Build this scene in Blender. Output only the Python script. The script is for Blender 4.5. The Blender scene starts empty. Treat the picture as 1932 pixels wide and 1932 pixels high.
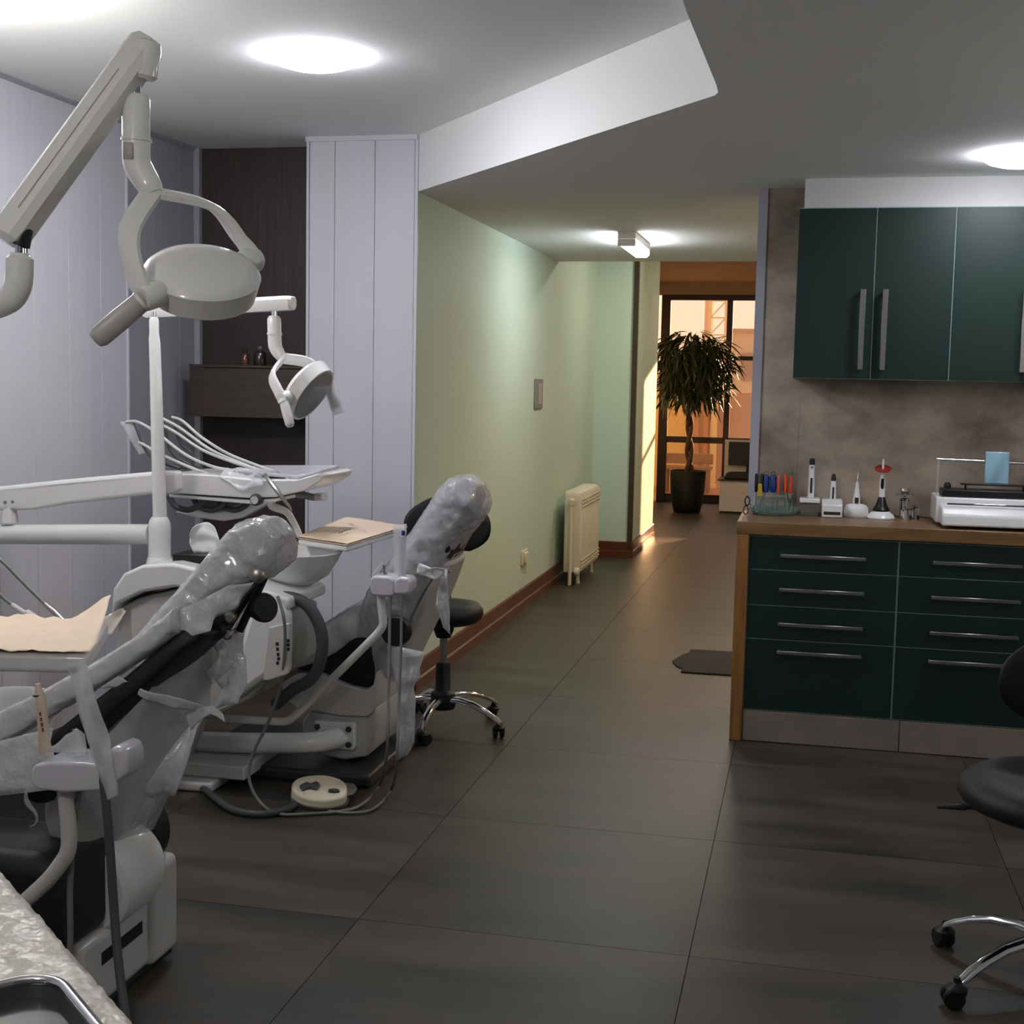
import bpy, bmesh, math, random
from mathutils import Vector, Matrix, noise
random.seed(7)
S = bpy.context.scene
COL = S.collection

# ------------------------------------------------------------------ camera, sky, sun, exposure
FPX, YAW, PITCH, ROLL, CAMH = 2500.0, .2195, .0985, .0195, 1.45
_f = Vector((-math.sin(YAW)*math.cos(PITCH), math.cos(YAW)*math.cos(PITCH), -math.sin(PITCH)))
_r0 = Vector((math.cos(YAW), math.sin(YAW), 0)); _u0 = _r0.cross(_f)
_r = _r0*math.cos(ROLL) + _u0*math.sin(ROLL); _u = -_r0*math.sin(ROLL) + _u0*math.cos(ROLL)
CAM = Vector((0, 0, CAMH))
cd = bpy.data.cameras.new('camera'); cam = bpy.data.objects.new('camera', cd); COL.objects.link(cam)
cam.matrix_world = Matrix(((_r.x, _u.x, -_f.x, 0), (_r.y, _u.y, -_f.y, 0), (_r.z, _u.z, -_f.z, CAMH), (0, 0, 0, 1)))
cd.sensor_width = 36; cd.lens = FPX/1932*36; cd.clip_start = .05; cd.clip_end = 400
S.camera = cam

wd = bpy.data.worlds.new('sunset_sky'); S.world = wd; wd.use_nodes = True
nt = wd.node_tree; nt.nodes.clear()
wo = nt.nodes.new('ShaderNodeOutputWorld'); bg = nt.nodes.new('ShaderNodeBackground')
tc = nt.nodes.new('ShaderNodeTexCoord'); sx = nt.nodes.new('ShaderNodeSeparateXYZ'); rp = nt.nodes.new('ShaderNodeValToRGB')
nt.links.new(tc.outputs['Generated'], sx.inputs[0]); nt.links.new(sx.outputs['Z'], rp.inputs[0])
rp.color_ramp.elements[0].position = 0; rp.color_ramp.elements[0].color = (1.3, .76, .44, 1)
rp.color_ramp.elements[1].position = .6; rp.color_ramp.elements[1].color = (.62, .55, .58, 1)
e_ = rp.color_ramp.elements.new(.09); e_.color = (1.2, .85, .64, 1)
nt.links.new(rp.outputs[0], bg.inputs[0]); bg.inputs[1].default_value = 1.0
nt.links.new(bg.outputs[0], wo.inputs[0])

sd = bpy.data.lights.new('evening_sun', 'SUN'); sun = bpy.data.objects.new('evening_sun', sd); COL.objects.link(sun)
sd.energy = 17; sd.color = (1.0, .55, .27); sd.angle = .012
SAZ, SEL = math.radians(20), math.radians(11)
sdir = Vector((-math.sin(SAZ)*math.cos(SEL), -math.cos(SAZ)*math.cos(SEL), -math.sin(SEL)))
sun.rotation_euler = sdir.to_track_quat('-Z', 'Y').to_euler(); sun.location = (4, 20, 4)

S.view_settings.view_transform = 'Standard'; S.view_settings.look = 'None'
S.view_settings.exposure = 0.12; S.view_settings.gamma = 1.0; S.view_settings.use_curve_mapping = False
LAMP = 2.3            # one knob for the ceiling lamps

# ------------------------------------------------------------------ helpers
def ray(px, py): return _f + _r*((px-966)/FPX) - _u*((py-966)/FPX)
def aY(px, py, Y): d = ray(px, py); return CAM + d*(Y/d.y)
def aZ(px, py, Z): d = ray(px, py); return CAM + d*((Z-CAMH)/d.z)
def aX(px, py, X): d = ray(px, py); return CAM + d*(X/d.x)
def V(*a): return Vector(a)
def lin(c):
    return tuple((v/12.92 if v <= .04045 else ((v+.055)/1.055)**2.4) for v in [x/255 for x in c])

MATS = {}
def mat(name, rgb, rough=.5, metal=0., var=0., vscale=6., vstretch=(1, 1, 1), rgb2=None, bump=0., bscale=60.,
        spec=.5, coat=0., emit=0., alpha=1., trans=0., ior=1.45, sheer=None, coords='Object', rvar=0.):
    """procedural principled material; var blends towards rgb2 with noise"""
    if name in MATS: return MATS[name]
    m = bpy.data.materials.new(name); m.use_nodes = True; t = m.node_tree; t.nodes.clear()
    out = t.nodes.new('ShaderNodeOutputMaterial'); b = t.nodes.new('ShaderNodeBsdfPrincipled')
    c = lin(rgb); b.inputs['Base Color'].default_value = (*c, 1)
    b.inputs['Roughness'].default_value = rough; b.inputs['Metallic'].default_value = metal
    b.inputs['Specular IOR Level'].default_value = spec; b.inputs['IOR'].default_value = ior
    b.inputs['Coat Weight'].default_value = coat; b.inputs['Coat Roughness'].default_value = .08
    b.inputs['Transmission Weight'].default_value = trans; b.inputs['Alpha'].default_value = alpha
    if emit:
        b.inputs['Emission Color'].default_value = (*c, 1); b.inputs['Emission Strength'].default_value = emit
    co = t.nodes.new('ShaderNodeTexCoord'); mp = t.nodes.new('ShaderNodeMapping')
    t.links.new(co.outputs[coords], mp.inputs[0]); mp.inputs['Scale'].default_value = vstretch
    if var:
        n = t.nodes.new('ShaderNodeTexNoise'); n.inputs['Scale'].default_value = vscale; n.inputs['Detail'].default_value = 6
        n.inputs['Roughness'].default_value = .62
        t.links.new(mp.outputs[0], n.inputs['Vector'])
        mr = t.nodes.new('ShaderNodeMapRange'); mr.inputs[1].default_value = .3; mr.inputs[2].default_value = .7
        mr.inputs[3].default_value = 0; mr.inputs[4].default_value = var; t.links.new(n.outputs[0], mr.inputs[0])
        mx = t.nodes.new('ShaderNodeMix'); mx.data_type = 'RGBA'
        mx.inputs[6].default_value = (*c, 1); mx.inputs[7].default_value = (*lin(rgb2 or tuple(x*.7 for x in rgb)), 1)
        t.links.new(mr.outputs[0], mx.inputs[0]); t.links.new(mx.outputs[2], b.inputs['Base Color'])
        if rvar:
            m2 = t.nodes.new('ShaderNodeMapRange'); m2.inputs[3].default_value = rough-rvar; m2.inputs[4].default_value = rough+rvar
            t.links.new(n.outputs[0], m2.inputs[0]); t.links.new(m2.outputs[0], b.inputs['Roughness'])
    if bump:
        n2 = t.nodes.new('ShaderNodeTexNoise'); n2.inputs['Scale'].default_value = bscale; n2.inputs['Detail'].default_value = 3
        t.links.new(mp.outputs[0], n2.inputs['Vector'])
        bm_ = t.nodes.new('ShaderNodeBump'); bm_.inputs['Strength'].default_value = bump; bm_.inputs['Distance'].default_value = .01
        t.links.new(n2.outputs[0], bm_.inputs['Height']); t.links.new(bm_.outputs[0], b.inputs['Normal'])
    if sheer is not None:
        tr = t.nodes.new('ShaderNodeBsdfTransparent'); ms = t.nodes.new('ShaderNodeMixShader'); ms.inputs[0].default_value = sheer
        t.links.new(tr.outputs[0], ms.inputs[1]); t.links.new(b.outputs[0], ms.inputs[2]); t.links.new(ms.outputs[0], out.inputs[0])
    else:
        t.links.new(b.outputs[0], out.inputs[0])
    MATS[name] = m
    return m

WLOC = {}
def wloc(o): return WLOC.get(o.name, Vector((0, 0, 0))) if o else Vector((0, 0, 0))
def tag(o, label=None, cat=None, group=None, kind=None):
    if label: o['label'] = label
    if cat: o['category'] = cat
    if group: o['group'] = group
    if kind: o['kind'] = kind
    return o
def thing(name, label, cat, loc, group=None):
    o = bpy.data.objects.new(name, None); COL.objects.link(o); o.empty_display_size = .1
    o.location = loc; WLOC[o.name] = Vector(loc)
    return tag(o, label, cat, group)

class MB:
    def __init__(s): s.v = []; s.f = []
    def add(s, vs, fs):
        k = len(s.v); s.v += [Vector(p) for p in vs]; s.f += [[i+k for i in f] for f in fs]; return s
    def box(s, a, b):
        x0, y0, z0 = a; x1, y1, z1 = b
        return s.add([(x0,y0,z0),(x1,y0,z0),(x1,y1,z0),(x0,y1,z0),(x0,y0,z1),(x1,y0,z1),(x1,y1,z1),(x0,y1,z1)],
                     [(0,3,2,1),(4,5,6,7),(0,1,5,4),(1,2,6,5),(2,3,7,6),(3,0,4,7)])
    def prism(s, poly, vec):
        vec = Vector(vec); poly = [Vector(p) for p in poly]; n = len(poly)
        nr = Vector((0, 0, 0))
        for i in range(n): nr += poly[i].cross(poly[(i+1) % n])
        if nr.dot(vec) > 0: poly = poly[::-1]
        vs = poly + [p+vec for p in poly]
        fs = [list(range(n)), list(range(2*n-1, n-1, -1))] + [(i, i+n, (i+1) % n+n, (i+1) % n) for i in range(n)]
        return s.add(vs, fs)
    def tube(s, pts, r, n=12, caps=True, flat=1.0):
        pts = [Vector(p) for p in pts]; m = len(pts)
        rs = list(r) if isinstance(r, (list, tuple)) else [r]*m
        tan = []
        for i in range(m):
            a = pts[max(0, i-1)]; b = pts[min(m-1, i+1)]; tan.append((b-a).normalized())
        t0 = tan[0]; ref = Vector((0, 0, 1)) if abs(t0.z) < .9 else Vector((1, 0, 0))
        nn = (ref - t0*ref.dot(t0)).normalized()
        vs, fs = [], []
        for i in range(m):
            if i:
                q = tan[i-1].rotation_difference(tan[i]); nn = q @ nn; nn = (nn - tan[i]*nn.dot(tan[i])).normalized()
            bb = tan[i].cross(nn)
            for k in range(n):
                a = 2*math.pi*k/n
                vs.append(pts[i] + nn*(math.cos(a)*rs[i]*flat) + bb*(math.sin(a)*rs[i]))
        for i in range(m-1):
            for k in range(n):
                k2 = (k+1) % n
                fs.append((i*n+k, i*n+k2, (i+1)*n+k2, (i+1)*n+k))
        if caps: fs.append(list(range(n-1, -1, -1))); fs.append([(m-1)*n+k for k in range(n)])
        return s.add(vs, fs)
    def lathe(s, prof, o=(0, 0, 0), axis=(0, 0, 1), n=24, sx=1., sy=1.):
        ax = Vector(axis).normalized(); q = Vector((0, 0, 1)).rotation_difference(ax); o = Vector(o)
        vs, fs, idx = [], [], []
        for (r, z) in prof:
            if r < 1e-6: idx.append([len(vs)]*n); vs.append(o + q @ Vector((0, 0, z)))
            else:
                idx.append([len(vs)+k for k in range(n)])
                for k in range(n):
                    a = 2*math.pi*k/n; vs.append(o + q @ Vector((r*math.cos(a)*sx, r*math.sin(a)*sy, z)))
        for i in range(len(prof)-1):
            for k in range(n):
                k2 = (k+1) % n; f = [idx[i][k], idx[i][k2], idx[i+1][k2], idx[i+1][k]]
                g = []
                for a in f:
                    if a not in g: g.append(a)
                if len(g) > 2: fs.append(g)
        return s.add(vs, fs)
    def sheet(s, fn, nu, nv):
        vs = [fn(i/nu, j/nv) for j in range(nv+1) for i in range(nu+1)]
        fs = [(j*(nu+1)+i, j*(nu+1)+i+1, (j+1)*(nu+1)+i+1, (j+1)*(nu+1)+i) for j in range(nv) for i in range(nu)]
        return s.add(vs, fs)
    def loft(s, rings, caps=True):
        n = len(rings[0]); vs = [p for r_ in rings for p in r_]; fs = []
        for i in range(len(rings)-1):
            for k in range(n):
                k2 = (k+1) % n; fs.append((i*n+k, i*n+k2, (i+1)*n+k2, (i+1)*n+k))
        if caps: fs.append(list(range(n-1, -1, -1))); fs.append([(len(rings)-1)*n+k for k in range(n)])
        return s.add(vs, fs)
    def xf(s, fn): s.v = [Vector(fn(p)) for p in s.v]; return s
    def build(s, name, m, parent=None, bevel=0, seg=2, sub=0, solid=0, sharp=38, smooth=True, loc=None, label=None, cat=None,
              group=None, kind=None, fixn=True, off=0):
        if parent is not None: base = wloc(parent)
        elif loc is not None: base = Vector(loc)
        else:
            xs = [p.x for p in s.v]; ys = [p.y for p in s.v]; zs = [p.z for p in s.v]
            base = Vector(((min(xs)+max(xs))/2, (min(ys)+max(ys))/2, min(zs)))
        me = bpy.data.meshes.new(name); me.from_pydata([p-base for p in s.v], [], s.f)
        if fixn:
            bm = bmesh.new(); bm.from_mesh(me); bmesh.ops.recalc_face_normals(bm, faces=bm.faces); bm.to_mesh(me); bm.free()
        if smooth:
            me.shade_smooth()
            if sharp < 180: me.set_sharp_from_angle(angle=math.radians(sharp))
        me.materials.append(m)
        o = bpy.data.objects.new(name, me); COL.objects.link(o)
        if parent is not None: o.parent = parent
        else: o.location = base
        WLOC[o.name] = base.copy()
        if bevel:
            b = o.modifiers.new('bevel', 'BEVEL'); b.width = bevel; b.segments = seg; b.limit_method = 'ANGLE'; b.angle_limit = math.radians(35)
            b.harden_normals = False
        if sub:
            b = o.modifiers.new('sub', 'SUBSURF'); b.levels = sub; b.render_levels = sub
        if solid:
            b = o.modifiers.new('solid', 'SOLIDIFY'); b.thickness = solid; b.offset = off
        return tag(o, label, cat, group, kind)
def bx(a, b): return MB().box(a, b)
def struct(name, mb, m, parent=None, **k):
    o = mb.build(name, m, parent, **k)
    if parent is None: o['kind'] = 'structure'
    return o
def smooth_path(pts, n=8):
    """Catmull-Rom through points"""
    P = [Vector(p) for p in pts]; P = [P[0]*2-P[1]] + P + [P[-1]*2-P[-2]]; out = []
    for i in range(1, len(P)-2):
        for k in range(n):
            t = k/n; a, b, c, d = P[i-1], P[i], P[i+1], P[i+2]
            out.append(.5*((2*b) + (c-a)*t + (2*a-5*b+4*c-d)*t*t + (3*b-a-3*c+d)*t**3))
    out.append(P[-2]); return out
def bend(pts, r, n=5):
    """polyline with rounded corners"""
    P = [Vector(p) for p in pts]; out = [P[0]]
    for i in range(1, len(P)-1):
        a = (P[i-1]-P[i]); b = (P[i+1]-P[i]); rr = min(r, a.length*.45, b.length*.45)
        p0 = P[i]+a.normalized()*rr; p1 = P[i]+b.normalized()*rr
        for k in range(n+1):
            t = k/n; out.append(p0*(1-t)**2 + P[i]*2*t*(1-t) + p1*t*t)
    out.append(P[-1]); return out
def copy_tree(o, parent=None, loc=None, rotz=None):
    c = o.copy(); COL.objects.link(c); c.parent = parent
    for ch in [x for x in o.children]: copy_tree(ch, c)
    if loc is not None: c.location = loc
    if rotz is not None: c.rotation_euler = (0, 0, rotz)
    return c
# ------------------------------------------------------------------ materials of the setting
M_ceil = mat('ceiling_paint', (240, 240, 239), .85, var=.15, vscale=2, rgb2=(234, 234, 234))
M_white = mat('white_wall_paint', (222, 222, 222), .8, var=.12, vscale=3)
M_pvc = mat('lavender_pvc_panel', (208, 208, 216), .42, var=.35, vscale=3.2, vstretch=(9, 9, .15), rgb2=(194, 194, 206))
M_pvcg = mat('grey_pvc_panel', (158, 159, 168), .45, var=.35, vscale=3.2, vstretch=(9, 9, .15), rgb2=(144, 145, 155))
M_pvcgap = mat('panel_backing', (150, 150, 162), .7, var=.2)
M_green = mat('mint_wallpaper', (194, 214, 196), .62, var=.55, vscale=70, rgb2=(210, 224, 208), bump=.25, bscale=90)
M_green2 = mat('mint_paint', (206, 228, 216), .7, var=.2, vscale=4, rgb2=(198, 222, 210))
M_cream = mat('pale_mint_paint', (206, 214, 190), .7, var=.2, vscale=4)
M_brown = mat('brown_skirting', (104, 58, 32), .35, var=.5, vscale=5, vstretch=(1, .2, 6), rgb2=(72, 38, 22))
M_dkwood = mat('dark_walnut_panel', (62, 54, 49), .45, var=.8, vscale=14, vstretch=(6, 6, .25), rgb2=(40, 34, 31))
M_dkwoodh = mat('dark_walnut_shelf', (72, 60, 52), .4, var=.8, vscale=14, vstretch=(.3, 4, 8), rgb2=(46, 38, 33))
M_grout = mat('dark_grout', (40, 37, 34), .9, var=.2)
M_conc = mat('concrete_laminate', (212, 194, 176), .45, var=.95, vscale=2.6, vstretch=(1, 1, 1.5), rgb2=(100, 87, 79), bump=.05)
M_concL = mat('concrete_plinth', (132, 120, 110), .5, var=.7, vscale=4, rgb2=(96, 86, 80))
M_edge = mat('lavender_edge_trim', (186, 186, 200), .5, var=.1)
M_alu = mat('brushed_aluminium', (170, 168, 164), .32, 1., var=.3, vscale=40, vstretch=(1, 1, .1))
M_chrome = mat('chrome', (215, 215, 220), .08, 1., var=.1)
M_wood = mat('oak_worktop', (136, 104, 66), .38, var=.85, vscale=7, vstretch=(.5, 5, 5), rgb2=(86, 64, 40), coat=.15)
M_woodv = mat('oak_side_panel', (156, 108, 56), .38, var=.85, vscale=7, vstretch=(5, 5, .5), rgb2=(98, 64, 34), coat=.15)
M_dgreen = mat('dark_green_laminate', (18, 40, 34), .46, var=.3, vscale=5, rgb2=(15, 34, 29), spec=.4)
M_carc = mat('cabinet_carcass', (120, 150, 146), .5, var=.2)
M_frame = mat('dark_brown_window_frame', (48, 26, 16), .4, var=.3)
M_glass = mat('window_glass', (250, 250, 250), .02, sheer=.08, var=.05)

# floor tiles: dark stone with broad soft streaks, each tile a little different
def tile_material():
    m = bpy.data.materials.new('dark_stone_tile'); m.use_nodes = True; t = m.node_tree
    b = t.nodes['Principled BSDF']
    oi = t.nodes.new('ShaderNodeObjectInfo'); co = t.nodes.new('ShaderNodeTexCoord'); mp = t.nodes.new('ShaderNodeMapping')
    vm = t.nodes.new('ShaderNodeVectorMath'); vm.operation = 'SCALE'; vm.inputs['Scale'].default_value = 30
    cmb = t.nodes.new('ShaderNodeCombineXYZ')
    for k in range(3): t.links.new(oi.outputs['Random'], cmb.inputs[k])
    t.links.new(cmb.outputs[0], vm.inputs[0])
    ad = t.nodes.new('ShaderNodeVectorMath'); t.links.new(co.outputs['Object'], ad.inputs[0]); t.links.new(vm.outputs[0], ad.inputs[1])
    t.links.new(ad.outputs[0], mp.inputs[0]); mp.inputs['Scale'].default_value = (.5, 2.2, 1)
    n = t.nodes.new('ShaderNodeTexNoise'); n.inputs['Scale'].default_value = 2.6; n.inputs['Detail'].default_value = 5
    t.links.new(mp.outputs[0], n.inputs['Vector'])
    r_ = t.nodes.new('ShaderNodeValToRGB'); t.links.new(n.outputs[0], r_.inputs[0])
    r_.color_ramp.elements[0].position = .3; r_.color_ramp.elements[0].color = (*lin((42, 39, 34)), 1)
    r_.color_ramp.elements[1].position = .72; r_.color_ramp.elements[1].color = (*lin((76, 69, 59)), 1)
    n2 = t.nodes.new('ShaderNodeTexNoise'); n2.inputs['Scale'].default_value = 160; t.links.new(ad.outputs[0], n2.inputs['Vector'])
    mx = t.nodes.new('ShaderNodeMix'); mx.data_type = 'RGBA'; mx.blend_type = 'OVERLAY'; mx.inputs[0].default_value = .22
    t.links.new(r_.outputs[0], mx.inputs[6]); t.links.new(n2.outputs[0], mx.inputs[7]); t.links.new(mx.outputs[2], b.inputs['Base Color'])
    mr = t.nodes.new('ShaderNodeMapRange'); mr.inputs[3].default_value = .36; mr.inputs[4].default_value = .50
    t.links.new(n.outputs[0], mr.inputs[0]); t.links.new(mr.outputs[0], b.inputs['Roughness'])
    b.inputs['Specular IOR Level'].default_value = .45
    bp = t.nodes.new('ShaderNodeBump'); bp.inputs['Strength'].default_value = .03; t.links.new(n2.outputs[0], bp.inputs['Height'])
    t.links.new(bp.outputs[0], b.inputs['Normal'])
    return m
M_tile = tile_material()

# ------------------------------------------------------------------ floor
XL, XR, Y0, YW = -2.95, 3.2, -1.8, 16.4
ZU, ZL, ZH = 2.537, 2.289, 2.69
floor = struct('floor', bx((XL-.1, Y0-.1, -.08), (XR+.1, YW+.1, -.004)), M_grout, loc=(0, 0, -.08))
TS = .886; tx0, ty0 = -1.132, 6.82
tme = None
ix0 = math.floor((XL-tx0)/TS); ix1 = math.ceil((XR-tx0)/TS); iy0 = math.floor((Y0-ty0)/TS); iy1 = math.ceil((YW-ty0)/TS)
for i in range(ix0, ix1):
    for j in range(iy0, iy1):
        xa, xb = max(tx0+i*TS, XL), min(tx0+(i+1)*TS, XR); ya, yb = max(ty0+j*TS, Y0), min(ty0+(j+1)*TS, YW)
        g = .0011
        full = (xb-xa > TS-.001 and yb-ya > TS-.001)
        if full and tme is not None:
            o = bpy.data.objects.new('tile', tme); COL.objects.link(o); o.parent = floor
            o.location = ((xa+xb)/2, (ya+yb)/2, .08)
            continue
        cx, cy = (xa+xb)/2, (ya+yb)/2
        o = bx((xa+g-cx, ya+g-cy, -.01), (xb-g-cx, yb-g-cy, 0)).build('tile', M_tile, None, loc=(0, 0, 0), smooth=False)
        o.parent = floor; o.location = (cx, cy, .08)
        if full: tme = o.data

# ------------------------------------------------------------------ ceilings
fas = [(-1.76, 5.82), (-.31, 3.99), (-.297, 3.95), (-.295, 3.85), (-.303, 3.45), (-.31, 3.1), (-.31, Y0)]
low = [(x, y, ZL) for x, y in fas] + [(XR, Y0, ZL), (XR, 9.24, ZL), (-1.76, 9.24, ZL)]
struct('ceiling', MB().prism([(XL-.1, Y0-.1, ZU), (-.2, Y0-.1, ZU), (-.2, 4.1, ZU), (-1.5, 6.3, ZU), (XL-.1, 6.3, ZU)], (0, 0, .1)), M_ceil, smooth=False)
struct('ceiling_dropped', MB().prism(low, (0, 0, .5)), M_ceil, smooth=False)
struct('ceiling_hall', bx((-2.6, 9.2, ZH), (XR+.1, 13.4, ZH+.1)), M_ceil, smooth=False)
struct('ceiling_hall_sunset', bx((-2.6, 13.4, ZH), (XR+.1, YW+.2, ZH+.1)), mat('sunset_tinted_ceiling', (176, 142, 116), .8, var=.35, vscale=1.2, rgb2=(156, 122, 98)), smooth=False)  # same hall ceiling, with the sunset glow put into its tan colour

# ------------------------------------------------------------------ walls
wl = struct('wall_left', bx((XL-.12, Y0, 0), (XL-.008, 6.2, ZU+.05)), M_pvcgap, smooth=False)
ys = [2.4, 2.65, 2.9, 3.15, 3.4, 3.65, 3.9, 4.15, 4.4, 4.65, 4.9, 5.15, 5.372, 5.62, 5.87, 6.05]
bx((XL-.008, Y0, 0), (XL, ys[0]-.002, ZU)).build('panel', M_pvc, wl, smooth=False)
for a, b in zip(ys, ys[1:]):
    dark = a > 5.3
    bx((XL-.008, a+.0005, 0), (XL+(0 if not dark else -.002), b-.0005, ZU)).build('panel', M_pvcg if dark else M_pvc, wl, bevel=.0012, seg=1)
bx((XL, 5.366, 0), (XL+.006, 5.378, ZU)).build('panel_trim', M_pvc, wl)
struct('trim_1', MB().prism([(XL, 2.4, ZU), (XL, 2.4, ZU-.016), (XL+.004, 2.4, ZU-.016), (XL+.014, 2.4, ZU-.006), (XL+.014, 2.4, ZU)], (0, 3.65, 0)), M_pvcg, smooth=False)
struct('wall_alcove', bx((XL-.1, 6.05, 0), (-2.2, 6.2, ZU+.05)), M_dkwood, smooth=False)
struct('trim_2', bx((XL, 6.02, 0), (XL+.03, 6.05, ZU)), M_pvcg)
pier = struct('wall_pier', bx((-2.288, 5.818, 0), (-1.77, 6.2, ZU+.05)), M_pvcgap, smooth=False)
cs = [-2.288, -2.273, -2.151, -1.96, -1.772, -1.755]
for a, b in zip(cs, cs[1:]):
    edge = b-a < .03
    bx((a+.001, 5.81-(.004 if edge else 0), 0), (b-.001, 5.82, ZU)).build('panel_trim' if edge else 'panel', M_pvc, pier, bevel=.0012, seg=1)
struct('trim_3', bx((-2.29, 5.80, ZU-.022), (-1.76, 5.82, ZU)), M_pvc)
struct('wall_green', bx((-1.95, 5.82, 0), (-1.76, 11.0, ZH+.05)), M_green, smooth=False)
struct('wall_hall_end', bx((-1.95, 10.95, 0), (-1.44, 11.3, ZH+.05)), M_green2, smooth=False)
struct('wall_hall_side', bx((-2.3, 10.955, 0), (-1.42, 12.5, ZH+.05)), M_cream, smooth=False)
struct('trim_4', bx((-1.452, 10.935, .09), (-1.412, 10.985, ZH)), mat('dark_corner_bead', (70, 55, 42), .45, var=.3))
struct('wall_hall_left', bx((-2.6, 12.5, 0), (-1.92, YW+.1, ZH+.05)), M_cream, smooth=False)
def skirting(name, a, b, nrm):
    a, b, n = V(*a, 0), V(*b, 0), V(*nrm, 0)
    prof = [(0, 0), (.022, 0), (.022, .05), (.012, .056), (.012, .125), (.008, .131), (0, .131)]
    struct(name, MB().prism([a + n*d + V(0, 0, z) for d, z in prof], b-a), M_brown, smooth=False)
skirting('baseboard_green', (-1.76, 5.82), (-1.76, 10.95), (1, 0))
skirting('baseboard_hall_end', (-1.76, 10.95), (-1.40, 10.95), (0, -1))
skirting('baseboard_hall_side', (-1.42, 10.93), (-1.42, 12.5), (1, 0))

kw = struct('wall_kitchen', bx((-.215, 5.885, 0), (XR, 6.05, ZL)), M_white, smooth=False)
bx((-.215, 5.872, .907), (-.045, 5.885, ZL)).build('wall_panel', M_conc, kw, bevel=.001, seg=1)
bx((-.045, 5.872, .907), (XR, 5.885, 2.175)).build('wall_panel', M_conc, kw, bevel=.001, seg=1)
struct('trim_5', bx((-.252, 5.862, 0), (-.2135, 6.06, ZL)), M_edge)
struct('trim_6', bx((-.058, 5.60, 2.168), (XR, 5.872, ZL)), mat('grey_filler_board', (192, 191, 189), .7, var=.1), smooth=False)
struct('wall_right', bx((XR, Y0, 0), (XR+.1, YW+.1, ZH+.05)), M_white, smooth=False)
struct('wall_rear', bx((XL-.1, Y0-.1, 0), (XR+.1, Y0, ZH)), mat('greige_wall_paint', (150, 146, 140), .8, var=.15), smooth=False)

# ------------------------------------------------------------------ far window
def zW(py): return aY(1310, py, YW).z
lint = zW(556)
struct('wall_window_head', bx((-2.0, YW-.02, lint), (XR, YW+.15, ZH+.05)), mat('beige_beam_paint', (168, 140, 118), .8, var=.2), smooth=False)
struct('wall_window_right', bx((.42, YW, 0), (XR, YW+.15, lint)), M_white, smooth=False)
win = thing('window_1', None, None, (-.2, YW, 0)); win['kind'] = 'structure'
fr = MB(); fr.box((-1.83, YW, 0), (-1.72, YW+.07, lint)); fr.box((.36, YW, 0), (.42, YW+.07, lint))
fr.box((-1.72, YW, lint-.065), (.36, YW+.07, lint)); fr.box((-1.72, YW, 0), (.36, YW+.07, .10))
fr.build('window_frame', M_frame, win, bevel=.004, seg=1)
mull = [-1.035, -.33]
for x in mull: bx((x, YW+.002, .1), (x+.07, YW+.068, lint-.065)).build('mullion', M_frame, win, bevel=.004, seg=1)
xs_ = [-1.72]+[v for x in mull for v in (x, x+.07)]+[.36]
for k in range(3):
    a, b = xs_[2*k], xs_[2*k+1]
    rails = [(.735, .81)] + ([(1.753, 1.804)] if k else [])
    for z0, z1 in rails: bx((a, YW+.004, z0), (b, YW+.066, z1)).build('transom', M_frame, win, bevel=.004, seg=1)
    zs_ = [.10]+[v for r_ in rails for v in r_]+[lint-.065]
    for q in range(0, len(zs_), 2):
        bx((a, YW+.03, zs_[q]), (b, YW+.036, zs_[q+1])).build('pane', M_glass, win, smooth=False)
# ------------------------------------------------------------------ lamps
def emit_mat(name, rgb, st):
    return mat(name, rgb, .5, emit=st, var=.02)
M_trimring = mat('white_lamp_ring', (235, 235, 235), .5, var=.05)
def downlight(label, x, y, z, st, r=.155, rgb=(240, 242, 252), group='round ceiling lights'):
    t = thing('ceiling_light', label, 'ceiling light', (x, y, z), group)
    MB().lathe([(0, 0), (r*.97, 0), (r*.97, -.003), (0, -.003)], (x, y, z), n=40).build('back_plate', M_trimring, t)
    MB().lathe([(0, -.046), (r*.3, -.045), (r*.6, -.040), (r*.82, -.030), (r*.95, -.016), (r, -.0035)], (x, y, z), n=40).build('diffuser', emit_mat('lamp_glow_%.1f_%s' % (st, rgb[2]), rgb, st), t, sharp=180)
    return t
downlight('round glowing ceiling light above the far dental chair', -1.69, 4.36, ZU, 26*LAMP)
downlight('round glowing ceiling light over the green wall cabinets, cut by the right edge', .71, 5.09, ZL, 18*LAMP)
def globe_light(label, x, y, z, st, r=.11, rgb=(246, 244, 240), drop=.085):  # unseen lamps; globe form chosen to throw light up onto the ceilings
    t = thing('globe_light', label, 'ceiling light', (x, y, z), 'opal globe ceiling lights')
    MB().lathe([(0, 0), (.06, 0), (.06, -.015), (.02, -.022), (.018, -drop-.005), (0, -drop-.005)], (x, y, z), n=24).build('mount', M_trimring, t)
    n = 14; MB().lathe([(r*math.sin(math.pi*k/n), -drop-r+r*math.cos(math.pi*k/n)) for k in range(n+1)], (x, y, z), n=28).build('globe', emit_mat('globe_glow_%.1f' % st, rgb, st), t, sharp=180)
    return t
globe_light('opal globe light past the upper left edge of the photo', -2.4, 3.3, ZU, 26*LAMP, drop=.16)
globe_light('opal globe light above the place the photo was taken from', -1.2, .4, ZU, 22*LAMP, drop=.45)
globe_light('added opal globe light on the dropped ceiling behind the viewer', 1.5, .9, ZL, 6*LAMP, drop=.4)  # no known lamp here, added to brighten the dropped ceiling
globe_light('added opal globe light past the right edge of the photo', 1.75, 3.7, ZL, 13*LAMP, drop=.3)  # added out of view to lift the dropped ceiling's brightness
downlight('round ceiling light in the hall hidden by the dropped ceiling edge', -.6, 10.2, ZH, 32*LAMP, rgb=(255, 244, 224))
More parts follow.
